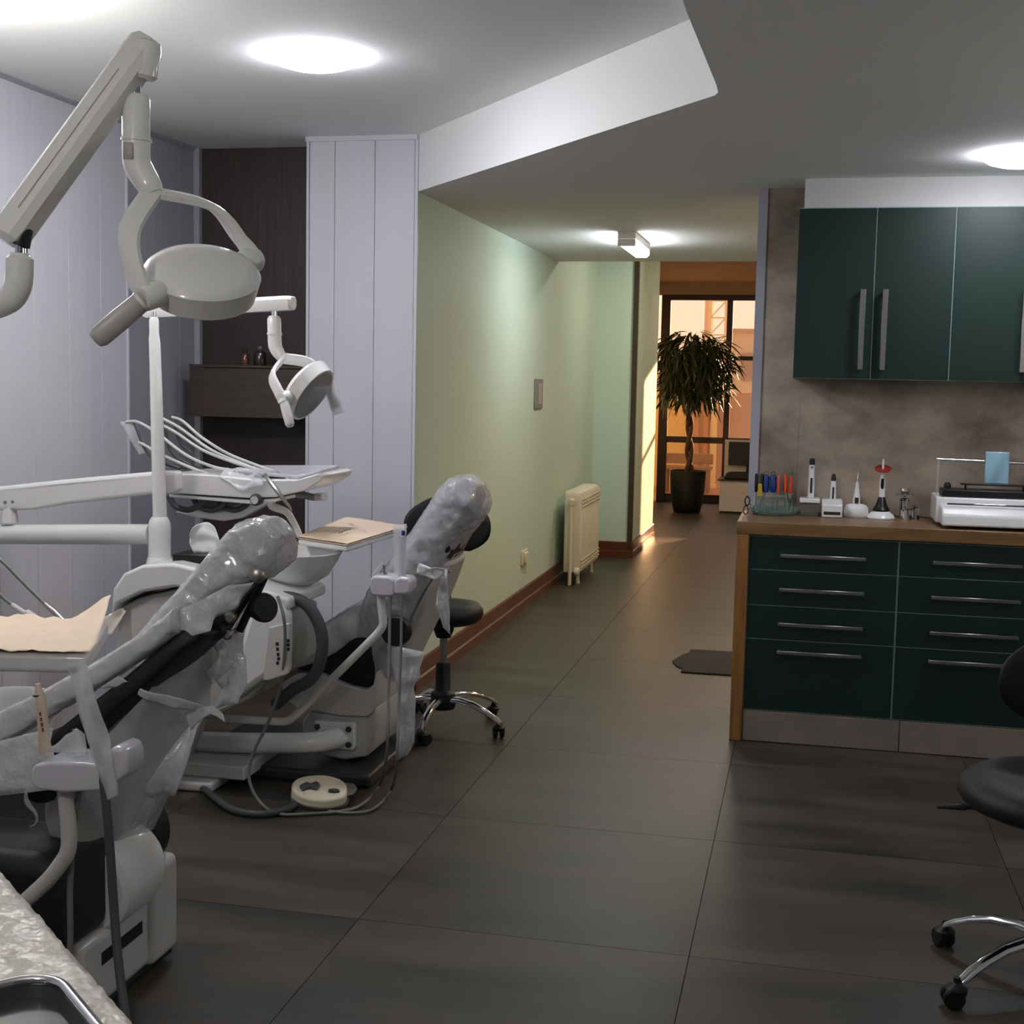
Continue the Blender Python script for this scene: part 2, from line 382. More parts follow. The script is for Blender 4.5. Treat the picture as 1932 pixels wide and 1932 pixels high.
downlight('added round ceiling light farther down the hall, hidden by the dropped ceiling edge', -.3, 12.5, ZH, 20*LAMP, rgb=(255, 238, 212))  # unseen extra lamp, added to brighten the hall side wall
downlight('round warm ceiling light in the side room behind the kitchen wall', .6, 7.4, ZL, 50*LAMP, rgb=(255, 208, 146))
# corridor batten
t = thing('batten_light', 'short white batten light glowing on the corridor ceiling', 'ceiling light', (-1.04, 7.75, ZL))
bx((-1.085, 7.42, ZL-.04), (-.985, 8.1, ZL)).build('housing', M_trimring, t, bevel=.004)
bx((-1.085, 7.42, ZL-.08), (-.985, 7.445, ZL-.041)).build('end_cap', M_trimring, t, bevel=.004)
MB().prism([(-1.083, 7.446, ZL-.041), (-1.083, 7.446, ZL-.065), (-1.068, 7.446, ZL-.081), (-1.002, 7.446, ZL-.081), (-.987, 7.446, ZL-.065), (-.987, 7.446, ZL-.041)], (0, .652, 0)).build('diffuser', emit_mat('batten_glow', (242, 247, 250), 18*LAMP), t, bevel=.004)

# ------------------------------------------------------------------ kitchen run
yF = 5.41
wt = thing('worktop', 'oak worktop with a waterfall side panel over the dark green drawers', 'worktop', (.9, 5.64, 0))
bx((-.272, 5.395, .852), (2.2, 5.87, .905)).build('top', M_wood, wt, bevel=.003)
bx((-.272, 5.3955, 0), (-.222, 5.87, .8515)).build('side_panel', M_woodv, wt, bevel=.003)
M_dark = mat('shadow_gap_black', (16, 18, 18), .6, var=.1)
def drawer_unit(x0, x1, label):
    t = thing('drawer_cabinet', label, 'cabinet', ((x0+x1)/2, 5.64, .13), 'drawer cabinets under the worktop')
    bx((x0+.0002, yF+.003, .13), (x1-.0002, 5.865, .848)).build('carcass', M_carc, t, smooth=False)
    zs = [.132, .427, .566, .711, .846]
    for k in range(4):
        d = bx((x0+.003, yF, zs[k]+.0015), (x1-.003, yF+.0028, zs[k+1]-.0015)).build('drawer', M_dgreen, t, bevel=.0012, seg=1)
        hz = [.381, .495, .636, .774][k]; cx = (x0+x1)/2; hw = .166
        h = MB().box((cx-hw, yF-.035, hz-.007), (cx+hw, yF-.027, hz+.007))
        for s_ in (-1, 1): h.box((cx+s_*(hw-.008)-.005, yF-.028, hz-.005), (cx+s_*(hw-.008)+.005, yF, hz+.005))
        h.build('handle', M_alu, d, bevel=.0015, seg=1)
    return t
drawer_unit(-.221, .364, 'dark green four-drawer cabinet beside the oak side panel')
drawer_unit(.364, .952, 'dark green four-drawer cabinet behind the black swivel stool')
drawer_unit(.952, 1.54, 'dark green drawer cabinet past the right edge of the photo')
pl = struct('baseboard_kitchen', bx((-.22, yF+.012, 0), (2.2, yF+.03, .128)), M_dark, smooth=False)
for a, b in ((-.22, .396), (.399, 1.02), (1.023, 1.64)): bx((a, yF-.004, .003), (b, yF+.012, .127)).build('plinth_tile', M_concL, pl, bevel=.001, seg=1)
def wall_unit(x0, xm, x1, label, hside):
    z0, z1, yf = 1.485, 2.163, 5.55
    t = thing('wall_cabinet', label, 'cabinet', ((x0+x1)/2, 5.7, z0), 'wall cabinets above the worktop')
    bx((x0+.0002, yf+.003, z0), (x1-.0002, 5.868, z1+.004)).build('carcass', M_carc, t, smooth=False)
    for a, b, hx in ((x0, xm, hside[0]), (xm, x1, hside[1])):
        d = bx((a+.0022, yf, z0+.002), (b-.0022, yf+.0028, z1)).build('door', M_dgreen, t, bevel=.0012, seg=1)
        h = MB().box((hx-.011, yf-.036, 1.522), (hx+.011, yf-.028, 1.842))
        for zz in (1.53, 1.834): h.box((hx-.008, yf-.029, zz-.006), (hx+.008, yf, zz+.006))
        h.build('handle', M_alu, d, bevel=.0015, seg=1)
wall_unit(-.077, .229, .530, 'dark green two-door wall cabinet next to the bare concrete-look strip', (.186, .272))
wall_unit(.530, .835, 1.14, 'dark green wall cabinet cut by the right edge of the photo', (.80, .875))

# alcove shelf with two bottles
t = thing('wall_shelf', 'dark walnut box shelf in the alcove', 'shelf', (-2.58, 5.93, 1.255))
bx((-2.866, 5.80, 1.255), (-2.295, 6.048, 1.485)).build('box', M_dkwoodh, t, bevel=.002, seg=1)
bx((-2.868, 5.795, 1.486), (-2.293, 6.048, 1.50)).build('lid', M_dkwoodh, t, bevel=.002, seg=1)
def bottle(px, w, h, label, rgb, caprgb):
    x = aY(px, 690, 5.9).x
    t = thing('bottle', label, 'bottle', (x, 5.9, 1.5), 'bottles on the alcove shelf')
    MB().lathe([(0, 0), (w, 0), (w*1.03, .004), (w, h*.6), (w*.85, h*.68), (w*.35, h*.72), (w*.35, h*.8), (0, h*.8)], (x, 5.9, 1.5), n=20).build('body', mat(label[:12], rgb, .15, var=.2, coat=.5), t)
    MB().lathe([(0, h*.8), (w*.5, h*.8), (w*.5, h*.96), (w*.3, h), (0, h)], (x, 5.9, 1.5), n=16).build('cap', mat(label[:12]+'_cap', caprgb, .2, .6, var=.1), t)
bottle(463, .019, .075, 'small amber bottle on the alcove shelf', (84, 44, 22), (60, 50, 40))
bottle(491, .03, .095, 'squat dark flacon with a glinting stopper on the alcove shelf', (44, 22, 18), (120, 110, 104))

# mat on the floor behind the counter
pts = [(-.654, 6.86), (-.635, 6.96), (-.615, 7.04), (-.59, 7.10), (-.588, 7.19), (.1, 7.22), (.1, 6.62), (-.585, 6.61), (-.59, 6.70), (-.625, 6.76)]
MB().prism([(x, y, 0) for x, y in pts], (0, 0, .009)).build('floor_mat', mat('dark_rubber_mat', (40, 38, 34), .9, var=.5, vscale=40, bump=.3), None, bevel=.003,
    label='dark doormat with a scalloped end on the corridor floor', cat='mat')

# ------------------------------------------------------------------ corridor wall fittings
t = thing('wall_switch', 'tall grey switch plate on the mint green wall', 'switch', (-1.76, 8.6, 1.27))
bx((-1.76, 8.475, 1.272), (-1.748, 8.715, 1.468)).build('plate', mat('grey_plastic', (130, 132, 126), .4, var=.1), t, bevel=.004)
bx((-1.749, 8.56, 1.30), (-1.744, 8.67, 1.44)).build('rocker', mat('light_grey_plastic', (165, 166, 160), .4, var=.1), t, bevel=.002)
t = thing('wall_socket', 'small cream power socket low on the mint green wall', 'socket', (-1.76, 8.25, .27))
M_creamp = mat('cream_plastic', (226, 218, 194), .4, var=.1)
bx((-1.76, 8.17, .28), (-1.748, 8.33, .375)).build('plate', M_creamp, t, bevel=.004)
bx((-1.75, 8.2, .295), (-1.735, 8.30, .36)).build('socket_insert', M_creamp, t, bevel=.006)
MB().tube([(-1.742, 8.25, .33), (-1.742, 8.25, .25), (-1.745, 8.25, .22)], .005, 8).build('plug', M_creamp, t)

# radiator: sectional, cream
t = thing('radiator', 'cream sectional radiator standing against the mint green wall', 'radiator', (-1.62, 9.7, 0))
M_rad = mat('cream_radiator_enamel', (222, 214, 190), .35, var=.12, vscale=5)
nsec = 9; ya, yb = 9.30, 10.12; w_ = (yb-ya)/nsec
for k in range(nsec):
    y0 = ya+k*w_
    m = MB()
    def ring(z, dx, dy):
        xa_, xb_ = -1.69, -1.56+dx
        return [V(xa_, y0+dy, z), V(xb_-.012, y0+dy, z), V(xb_, y0+w_*.35, z), V(xb_, y0+w_*.65, z), V(xb_-.012, y0+w_-dy, z), V(xa_, y0+w_-dy, z)]
    m.loft([ring(.085, -.02, .012), ring(.10, 0, .005), ring(.64, 0, .005), ring(.665, -.015, .012), ring(.672, -.04, .02)])
    m.build('section', M_rad, t, bevel=.004)
    for z in (.12, .145, .17, .56, .585, .61): bx((-1.565, y0+.018, z), (-1.5555, y0+w_-.018, z+.012)).build('louvre', M_rad, t, bevel=.002, seg=1)
MB().tube(bend([(-1.63, 9.295, .60), (-1.63, 9.25, .60), (-1.63, 9.25, .30), (-1.632, 9.245, 0.005)], .03), .013, 10).build('supply_pipe', M_rad, t)
MB().lathe([(0, 0), (.02, 0), (.024, .01), (.024, .04), (.012, .055), (0, .055)], (-1.63, 9.25, .575), n=16).build('valve', M_rad, t)
MB().lathe([(0, 0), (.028, .004), (.03, .02), (.028, .036), (0, .04)], (-1.60, 9.25, .105), (1, 0, 0), 16).build('valve', M_rad, t)
for y in (9.4, 10.0): MB().lathe([(0, 0), (.018, 0), (.014, .02), (.012, .1), (0, .1)], (-1.6, y, 0), n=12).build('foot', M_rad, t)
# ------------------------------------------------------------------ hall: plant, desk, outdoors
M_leaf = mat('dark_ficus_leaf', (38, 52, 22), .4, var=.5, vscale=8, rgb2=(58, 66, 24))
M_bark = mat('ficus_bark', (92, 60, 38), .8, var=.6, vscale=20, rgb2=(60, 38, 24), bump=.4)
M_pot = mat('black_planter', (22, 24, 24), .45, var=.2)
M_soil = mat('potting_soil', (40, 30, 22), .95, var=.6, vscale=60, bump=.6)
pc = V(-1.33, 15.1, 0)
t = thing('potted_ficus', 'drooping long-leaved ficus tree in a tall black pot before the far window', 'plant', pc)
MB().lathe([(0, 0), (.14, 0), (.15, .01), (.178, .12), (.197, .3), (.203, .478), (.19, .478), (.186, .44), (0, .44)], pc, n=32).build('pot', M_pot, t)
MB().lathe([(0, .45), (.1, .448), (.185, .441)], pc, n=24).build('soil', M_soil, t)
for k in range(2):
    pts = []
    for i in range(40):
        q = i/39; a = q*14+k*math.pi; rr = .03*(1-.55*q) if q < .75 else .02+.12*(q-.75)
        pts.append(pc + V(math.cos(a)*rr-.03*q+.015, math.sin(a)*rr, .43+q*1.22))
    MB().tube(pts, [.03-.016*(i/39) for i in range(40)], 8).build('trunk', M_bark, t)
def leaf_mesh(L, w, droop):
    m = MB(); n = 6
    def fn(u_, v_):
        x = L*v_; z = -droop*v_*v_*L; ww = w*math.sin(math.pi*min(1, v_*.93+.05))**.8
        return V((u_-.5)*2*ww, x, z - abs(u_-.5)*.25*ww)
    m.sheet(fn, 2, n); return m
lms = []
for L, w, d in ((.20, .014, .5), (.24, .016, .9), (.18, .013, .2)):
    o = leaf_mesh(L, w, d).build('leaf', M_leaf, None, loc=(0, 0, 0)); lms.append(o.data)
    bpy.data.objects.remove(o)
cc = pc + V(-.01+.03, 0, 1.70)
rnd = random.Random(3)
bulk = MB()
for k in range(1250):
    while True:
        p = V(rnd.uniform(-1, 1), rnd.uniform(-1, 1), rnd.uniform(-1, 1))
        if .25 < p.length < 1: break
    pos = cc + V(p.x*.42, p.y*.40, p.z*.37)
    if p.z < -.5 and rnd.random() < .35: continue
    if p.z < -.2: pos.z -= rnd.uniform(0, .16)
    az = math.atan2(p.y, p.x) + rnd.uniform(-.9, .9)
    pit = rnd.uniform(-1.25, .15) if p.z < .5 else rnd.uniform(-.9, .5)
    rot = Matrix.Rotation(az-math.pi/2, 4, 'Z') @ Matrix.Rotation(pit, 4, 'X') @ Matrix.Rotation(rnd.uniform(-.6, .6), 4, 'Y')
    me = lms[k % 3]
    if k < 290:
        o = bpy.data.objects.new('leaf', me); COL.objects.link(o); o.parent = t
        o.matrix_local = Matrix.Translation(pos-pc) @ rot
    else:
        bulk.add([pos + (rot @ v.co) for v in me.vertices], [list(f.vertices) for f in me.polygons])
bulk.build('foliage', M_leaf, t, kind='stuff', fixn=False)
for k in range(14):
    a = k*2.4; tip = cc + V(math.cos(a)*.3, math.sin(a)*.28, rnd.uniform(-.2, .25))
    MB().tube(smooth_path([pc+V(-.015, 0, 1.45+.015*k), (pc+V(0, 0, 1.62)+tip)/2, tip], 4), .006, 5).build('branch', M_bark, t)

# white desk with backboard
M_wlam = mat('white_laminate', (214, 206, 204), .45, var=.1)
M_blk = mat('black_plastic', (18, 18, 20), .4, var=.15)
t = thing('reception_desk', 'white low cabinet with a dark top and a backboard at the corridor end', 'cabinet', (-.68, 15.4, 0))
bx((-.975, 15.2, .02), (-.3, 15.6, .37)).build('body', M_wlam, t, bevel=.004)
bx((-.96, 15.22, 0), (-.32, 15.58, .02)).build('plinth', M_blk, t)
bx((-1.0, 15.17, .37), (-.3, 15.62, .385)).build('top', mat('dark_brown_top', (50, 40, 34), .4, var=.3), t, bevel=.002)
bx((-.955, 15.585, .385), (-.3, 15.6, .82)).build('backboard', M_wlam, t, bevel=.003)
t = thing('monitor', 'black flat screen leaning on the white backboard', 'monitor', (-.68, 15.5, .385))
bx((-.905, 15.5, .53), (-.45, 15.53, .80)).build('screen', M_blk, t, bevel=.006)
bx((-.70, 15.53, .40), (-.66, 15.56, .62)).build('stand', M_blk, t); bx((-.80, 15.42, .385), (-.56, 15.57, .397)).build('stand_base', M_blk, t, bevel=.004)
MB().prism([(-.93, 15.24, .386), (-.93, 15.24, .41), (-.905, 15.24, .455), (-.85, 15.24, .468), (-.45, 15.24, .468), (-.45, 15.24, .386)], (0, .14, 0)).build('black_case', mat('black_leatherette', (34, 28, 26), .5, var=.3), None, bevel=.012,
    label='black rounded case lying on the white corridor cabinet', cat='case')

# outdoors seen through the window
M_ochre = mat('ochre_render', (226, 182, 96), .9, var=.3, vscale=1.5, rgb2=(206, 160, 80))
M_pink = mat('rose_render', (184, 150, 124), .9, var=.6, vscale=1.6, rgb2=(150, 120, 106))
M_pipe = mat('pale_downpipe', (228, 196, 130), .7, var=.2); M_pipe2 = mat('terracotta_post', (196, 130, 78), .8, var=.2)
bx((-4, 16.6, -.12), (4, 19.2, -.02)).build('terrace', mat('terrace_tiles', (205, 140, 84), .8, var=.4, vscale=3), None, label='tan terrace slab outside the far window', cat='terrace', smooth=False)
w1 = aY(1345, 900, 19.2)
bx((-4.5, 19.2, -.1), (w1.x, 19.5, 1.75)).build('boundary_wall', M_ochre, None, label='ochre rendered wall across the terrace outside', cat='wall', smooth=False)
bx((w1.x, 19.4, -.1), (4, 19.7, 1.35)).build('boundary_wall', M_pink, None, label='rose rendered wall beside the ochre one outside', cat='wall', smooth=False)
for px, r_, m_, lb in ((1311, .045, M_pipe2, 'terracotta post standing nearest the ficus trunk outside'), (1329, .04, M_pipe2, 'terracotta post standing beside the pale downpipe outside'), (1344, .05, M_pipe, 'pale vertical downpipe on the ochre wall outside')):
    p = aY(px, 880, 19.1); m = MB().lathe([(r_*1.25, 0), (r_*1.25, .05), (r_, .06), (r_, 1.8), (r_*1.2, 1.82), (r_*1.2, 1.88), (0, 1.9)], (p.x, 19.1, -.02), n=14)
    m.build('post', m_, None, label=lb, cat='post')
t = thing('garden_bench', 'low brown bench on the terrace behind the black pot', 'bench', (-1.62, 18.2, -.02))
M_bench = mat('weathered_bench_wood', (150, 106, 66), .8, var=.4)
for k in range(3): bx((-1.95, 18.0+k*.13, .30), (-1.28, 18.11+k*.13, .335)).build('slat', M_bench, t, bevel=.004)
bx((-1.95, 18.38, .36), (-1.28, 18.41, .50)).build('backrest', M_bench, t, bevel=.004)
for x in (-1.9, -1.34): bx((x-.03, 18.02, -.02), (x+.03, 18.36, .30)).build('leg', M_bench, t, bevel=.004)
# lattice tower and far house
T = aY(1356, 600, 60); t = thing('lattice_tower', 'pale lattice mast rising against the sunset sky', 'tower', (T.x, 60, -2))
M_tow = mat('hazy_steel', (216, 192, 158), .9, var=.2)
hw = .34
for dx in (-hw, hw):
    for dy in (-hw, hw): bx((T.x+dx-.06, 60+dy-.06, -2), (T.x+dx+.06, 60+dy+.06, 7)).build('post', M_tow, t, smooth=False)
for k in range(12):
    z = -1.6+k*.75
    MB().tube([(T.x-hw, 60-hw, z), (T.x+hw, 60-hw, z+.75)], .035, 5).build('brace', M_tow, t)
    MB().tube([(T.x-hw, 60-hw, z), (T.x+hw, 60-hw, z)], .04, 5).build('rail', M_tow, t)
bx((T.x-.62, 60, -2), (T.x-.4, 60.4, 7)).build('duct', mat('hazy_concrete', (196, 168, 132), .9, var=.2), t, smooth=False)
a = aY(1381, 627, 45); t = thing('apartment_block', 'hazy flat-roofed block beyond the right window pane', 'building', (a.x+3, 48, -4))
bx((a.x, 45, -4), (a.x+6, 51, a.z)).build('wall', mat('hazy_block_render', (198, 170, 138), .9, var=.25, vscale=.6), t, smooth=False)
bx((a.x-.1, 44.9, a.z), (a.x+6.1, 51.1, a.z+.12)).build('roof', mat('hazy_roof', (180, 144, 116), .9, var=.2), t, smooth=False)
for i in range(3):
    for j in range(3):
        z = a.z-1.6-j*1.5; x = a.x+.35+i*1.2
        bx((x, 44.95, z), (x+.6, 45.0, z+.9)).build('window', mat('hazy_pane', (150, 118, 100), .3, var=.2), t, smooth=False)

# ------------------------------------------------------------------ things on the worktop
ZT = .905
def K(px, py, Y=5.76): return aY(px, py, Y)
M_wp = mat('white_device_plastic', (228, 228, 228), .3, var=.05, coat=.2)
M_gp = mat('dark_grey_rubber', (48, 44, 42), .5, var=.2)
M_clear = mat('clear_acrylic', (225, 235, 232), .05, sheer=.22, var=.05)
M_gglass = mat('green_tinted_glass', (120, 160, 148), .04, sheer=.35, var=.05)
M_steel = mat('polished_steel', (200, 200, 200), .15, 1., var=.15)
# glass dish
c = V(-.135, 5.74, ZT)
MB().lathe([(0, .004), (.085, .004), (.096, .012), (.104, .03), (.108, .032), (.1, .010), (.09, 0), (0, 0)], c, n=36, sy=.85).build('glass_dish', M_gglass, None, loc=c,
    label='shallow green glass dish holding hand tools on the worktop corner', cat='dish')
# clear stand for the tools
t = thing('tool_stand', 'clear acrylic rack for coloured hand tools', 'rack', (-.145, 5.79, ZT))
bx((-.225, 5.76, ZT+.006), (-.06, 5.83, ZT+.012)).build('base', M_clear, t); bx((-.225, 5.825, ZT+.012), (-.06, 5.83, ZT+.09)).build('back_plate', M_clear, t)
bx((-.225, 5.76, ZT+.075), (-.06, 5.825, ZT+.08)).build('shelf', M_clear, t)
tools = [(1427, 893, (20, 20, 20), .007, 'black-handled hand tool nearest the lavender wall edge'), (1438, 893, (26, 22, 20), .008, 'black-handled hand tool behind the yellow one'),
         (1434, 912, (196, 158, 40), .011, 'yellow-handled hand tool in the glass dish'), (1446, 896, (24, 62, 128), .016, 'blue tube with a ring top, left of the pair'),
         (1459, 896, (20, 54, 120), .016, 'blue tube with a ring top, right of the pair'), (1470, 896, (206, 82, 66), .007, 'coral slim hand tool beside the blue tubes'),
         (1482, 894, (226, 92, 36), .01, 'orange-handled hand tool in the glass dish'), (1493, 896, (200, 74, 44), .009, 'red-handled hand tool with a green cap')]
for k, (px, py, rgb, r_, lb) in enumerate(tools):
    top = K(px, py, 5.80-.012*(k % 3)); b0 = V(top.x+(-.004 if k % 2 else .003), top.y-.01, ZT+.0135)
    hm = mat('tool_handle_%d' % k, rgb, .35, var=.1)
    t = thing('hand_tool', lb, 'tool', b0, 'hand tools in the glass dish')
    ax = (top-b0); L = ax.length; hl = L*(.52 if k not in (3, 4) else .5)
    MB().lathe([(0, L-hl), (r_*.55, L-hl), (r_*.9, L-hl+.008), (r_, L-hl*.55), (r_*.8, L-hl*.35), (r_*.95, L-.012), (r_*.6, L-.001), (0, L)], b0, ax, 14).build('handle', hm, t)
    MB().lathe([(0, 0), (.0022, .004), (.003, L-hl)], b0, ax, 8).build('shaft', M_steel, t)
    if k in (3, 4):
        ring = [V(top.x+math.cos(a_/10*2*math.pi)*.011, top.y, top.z+.007+math.sin(a_/10*2*math.pi)*.006) for a_ in range(11)]
        MB().tube(ring, .0016, 6, caps=False).build('ring', M_steel, t)
    if k == 7: MB().lathe([(0, 0), (.008, 0), (.008, .014), (.004, .02), (0, .02)], top-V(0, 0, .004), n=12).build('cap', mat('green_cap', (60, 120, 50), .4, var=.1), t)
# tweezers standing in the dish and foil packets
t = thing('tweezers', 'pale green tweezers standing open at the edge of the glass dish', 'tweezers', K(1490, 968, 5.72))
tb = V(K(1489, 968, 5.71).x, 5.71, ZT+.034)
MB().tube([tb, K(1487, 940, 5.73), K(1485, 926, 5.75)], [.003, .004, .002], 8).build('arm', mat('green_steel', (120, 150, 120), .2, 1., var=.1), t)
MB().tube([tb, K(1494, 940, 5.73), K(1499, 926, 5.75)], [.003, .004, .002], 8).build('arm', MATS['green_steel'], t)
for k, (px, py) in enumerate(((1430, 962), (1440, 955), (1452, 963))):
    p = K(px, py, 5.70); p.z = ZT+.008+.004*k
    MB().sheet(lambda u_, v_: V(p.x+(u_-.5)*.05, p.y+(v_-.5)*.04, p.z+.010*noise.noise(V(u_*5+k*7, v_*5, k))+.006), 8, 8).build('foil_packet', M_steel, None, solid=.0006,
        label=['crinkled foil packet at the near left of the dish', 'crinkled foil packet in the middle of the dish', 'crinkled foil packet at the near right of the dish'][k], cat='packet', group='foil packets in the glass dish')
# scissors at the worktop end
t = thing('scissors', 'dark-handled scissors propped at the worktop corner beside the wall edge', 'scissors', V(-.25, 5.66, ZT))
for k, (px, py, m_) in enumerate(((1410, 945, M_blk), (1407, 962, mat('brown_handle', (96, 60, 40), .4, var=.2)))):
    cr_ = K(px, py, 5.66)
    ring = [cr_ + V(math.cos(a_/14*2*math.pi)*.010, .004*math.sin(a_/14*2*math.pi), math.sin(a_/14*2*math.pi)*.018) for a_ in range(15)]
    MB().tube(ring, .0035, 8, caps=False).build('handle', m_, t)
    MB().tube([cr_+V(.009, 0, -.01), V(-.235, 5.67, ZT+.05-.02*k), V(-.21+.01*k, 5.70, ZT+.006)], [.003, .003, .001], 8).build('blade', M_steel, t)
def rslab(m, x0, x1, y0, y1, z0, z1): return m.box((x0, y0, z0), (x1, y1, z1))
# device 1: cordless pen on a clear box
xa, xb = K(1508, 960).x, K(1546, 960).x; cx = (xa+xb)/2
t = thing('cordless_handpiece', 'white cordless handpiece on a grey clear box, tallest of the row', 'device', (cx, 5.77, ZT), 'cordless devices on the worktop')
bx((xa+.002, 5.72, ZT), (xb-.002, 5.83, ZT+.055)).build('box', mat('smoked_clear_plastic', (120, 116, 110), .1, sheer=.6, var=.05), t, bevel=.002)
bx((xa, 5.715, ZT+.056), (xb, 5.835, ZT+.075)).build('base', M_wp, t, bevel=.004)
pm = MB().lathe([(0, .076), (.014, .076), (.0135, .10), (.0125, .20), (.011, .215), (0, .216)], (cx+.004, 5.775, ZT), n=18); pm.build('body', M_wp, t)
bx((cx-.0005, 5.757, ZT+.095), (cx+.0085, 5.763, ZT+.16)).build('button_strip', M_gp, t, bevel=.002)
MB().lathe([(.0112, .216), (.0118, .225), (.011, .24), (.006, .243), (0, .243)], (cx+.004, 5.775, ZT), n=18).build('cap', M_gp, t)
MB().lathe([(0, 0), (.004, 0), (.004, .004), (0, .004)], (cx+.004, 5.763, ZT+.205), (0, -1, 0), 10).build('button', M_gp, t)
# device 2
xa, xb = K(1550, 960).x, K(1589, 960).x; cx = (xa+xb)/2
t = thing('cordless_handpiece', 'short white cordless handpiece on a charging block with a dark slot', 'device', (cx, 5.75, ZT), 'cordless devices on the worktop')
MB().prism([(xa, 5.69, ZT), (xa, 5.83, ZT), (xa, 5.83, ZT+.072), (xa, 5.76, ZT+.072), (xa, 5.69, ZT+.055)], (xb-xa, 0, 0)).build('base', M_wp, t, bevel=.006)
bx((xa+.008, 5.6885, ZT+.012), (xb-.008, 5.694, ZT+.026)).build('slot', M_gp, t, bevel=.002)
MB().lathe([(0, .06), (.0135, .06), (.0125, .11), (.0105, .15), (0, .151)], (cx+.002, 5.77, ZT), n=18).build('body', M_wp, t)
bx((cx-.001, 5.752, ZT+.075), (cx+.006, 5.7585, ZT+.125)).build('button_strip', M_gp, t, bevel=.002)
MB().lathe([(.0105, .151), (.011, .158), (.008, .178), (0, .182)], (cx+.002, 5.77, ZT), n=18).build('cap', M_gp, t)
# device 3
xa, xb = K(1594, 960).x, K(1637, 960).x; cx = (xa+xb)/2
t = thing('cordless_handpiece', 'white cordless handpiece with a bare needle on a rounded base', 'device', (cx, 5.77, ZT), 'cordless devices on the worktop')
MB().lathe([(0, 0), (.046, 0), (.051, .006), (.051, .036), (.044, .05), (.03, .056), (0, .057)], (cx, 5.77, ZT), n=32, sy=.85).build('base', M_wp, t)
MB().lathe([(0, .05), (.015, .05), (.0155, .075), (.0125, .1), (.0075, .13), (.0055, .15), (0, .151)], (cx, 5.77, ZT), n=18).build('body', M_wp, t)
bx((cx-.008, 5.750, ZT+.06), (cx+.008, 5.757, ZT+.084)).build('display', M_gp, t, bevel=.001)
MB().lathe([(.006, .151), (.0045, .157), (.0055, .162), (.002, .17), (.0015, .205), (0, .215)], (cx+.001, 5.77, ZT), n=10).build('needle', M_steel, t)
# device 4: curing light
p = K(1662, 975, 5.74); cx = p.x
t = thing('curing_light', 'white curing light with a red round shield in a domed stand', 'device', (cx, 5.75, ZT))
MB().lathe([(0, 0), (.056, 0), (.058, .005), (.05, .018), (.034, .031), (0, .035)], (cx, 5.75, ZT), n=36).build('base', M_wp, t)
MB().lathe([(.034, .0315), (.036, .038), (.024, .056), (.014, .09), (.012, .092), (0, .06)], (cx, 5.75, ZT), n=24).build('holder', M_blk, t)
MB().lathe([(0, .06), (.0105, .06), (.0135, .10), (.012, .13), (.0105, .17), (.006, .188), (0, .19)], (cx, 5.75, ZT), n=20).build('body', M_wp, t)
MB().lathe([(0, 0), (.006, .002), (.0075, .025), (.006, .05), (0, .052)], (cx, 5.7415, ZT+.118), n=12, sy=.6).build('grip', M_blk, t)
MB().lathe([(.0, .19), (.005, .19), (.0048, .235), (.0035, .25), (0, .251)], (cx, 5.75, ZT), n=12).build('tip', M_wp, t)
MB().lathe([(.006, 0), (.034, .001), (.034, .003), (.006, .0035)], (cx, 5.75, ZT+.208), (0, -.42, .9), 32).build('shield', mat('red_shield', (150, 44, 36), .3, var=.1), t)
# metal pots
for k, (px, Y, r_, h_, lb, lid) in enumerate(((1706, 5.80, .020, .075, 'tall polished steel dropper jar with a stacked lid', 1), (1712, 5.72, .019, .045, 'small polished steel pot in front of the tall jar', 0), (1728, 5.76, .017, .05, 'small polished steel pot touching the tall jar on the right', 0))):
    p = aZ(px, 975, ZT); x = K(px, 960, Y).x
    t = thing('steel_pot', lb, 'pot', (x, Y, ZT), 'steel pots beside the curing light')
    MB().lathe([(0, 0), (r_, 0), (r_, h_), (r_*.9, h_+.002), (r_*.86, .006), (0, .006)], (x, Y, ZT), n=24).build('body', M_steel, t)
    MB().lathe([(r_*1.1, h_+.0025), (r_*1.15, h_+.006), (r_*.7, h_+.010), (r_*.3, h_+.012), (r_*.3, h_+.018), (0, h_+.02)], (x, Y, ZT), n=24).build('lid', M_steel, t)
    if lid: MB().lathe([(.006, h_+.019), (.036, h_+.022), (.036, h_+.027), (.012, h_+.031), (.022, h_+.04), (.02, h_+.052), (0, h_+.054)], (x, Y, ZT), n=24).build('stacked_lid', M_steel, t)
# pouch sealer
xa, xb = .520, 1.06; y0 = 5.42
t = thing('pouch_sealer', 'white pouch sealing machine with a chrome roll bar on the worktop', 'machine', ((xa+xb)/2, 5.6, ZT))
MB().prism([(xa, y0, ZT+.012), (xa, y0+.004, ZT+.055), (xa, y0+.03, ZT+.082), (xa, 5.55, ZT+.088), (xa, 5.55, ZT+.012)], (xb-xa, 0, 0)).build('front_body', M_wp, t, bevel=.008, seg=3)
bx((xa-.012, 5.55, ZT+.012), (xb+.012, 5.80, ZT+.115)).build('body', M_wp, t, bevel=.006)
for x in (xa+.03, xb-.03):
    for y in (5.46, 5.76): MB().lathe([(0, 0), (.012, 0), (.012, .012), (0, .012)], (x, y, ZT), n=12).build('foot', M_gp, t)
bx((xa+.02, 5.46, ZT+.092), (xb-.02, 5.475, ZT+.10)).build('chrome_strip', M_chrome, t, bevel=.002)
bx((xa+.01, 5.565, ZT+.116), (xb-.01, 5.70, ZT+.145)).build('heater_bar', M_blk, t, bevel=.004)
bx((xa+.015, 5.555, ZT+.100), (xb-.015, 5.564, ZT+.112)).build('chrome_edge', M_chrome, t, bevel=.002)
MB().lathe([(0, 0), (.014, .002), (.015, .012), (.010, .022), (0, .025)], (xa+.035, 5.63, ZT+.146), n=16).build('knob', M_blk, t)
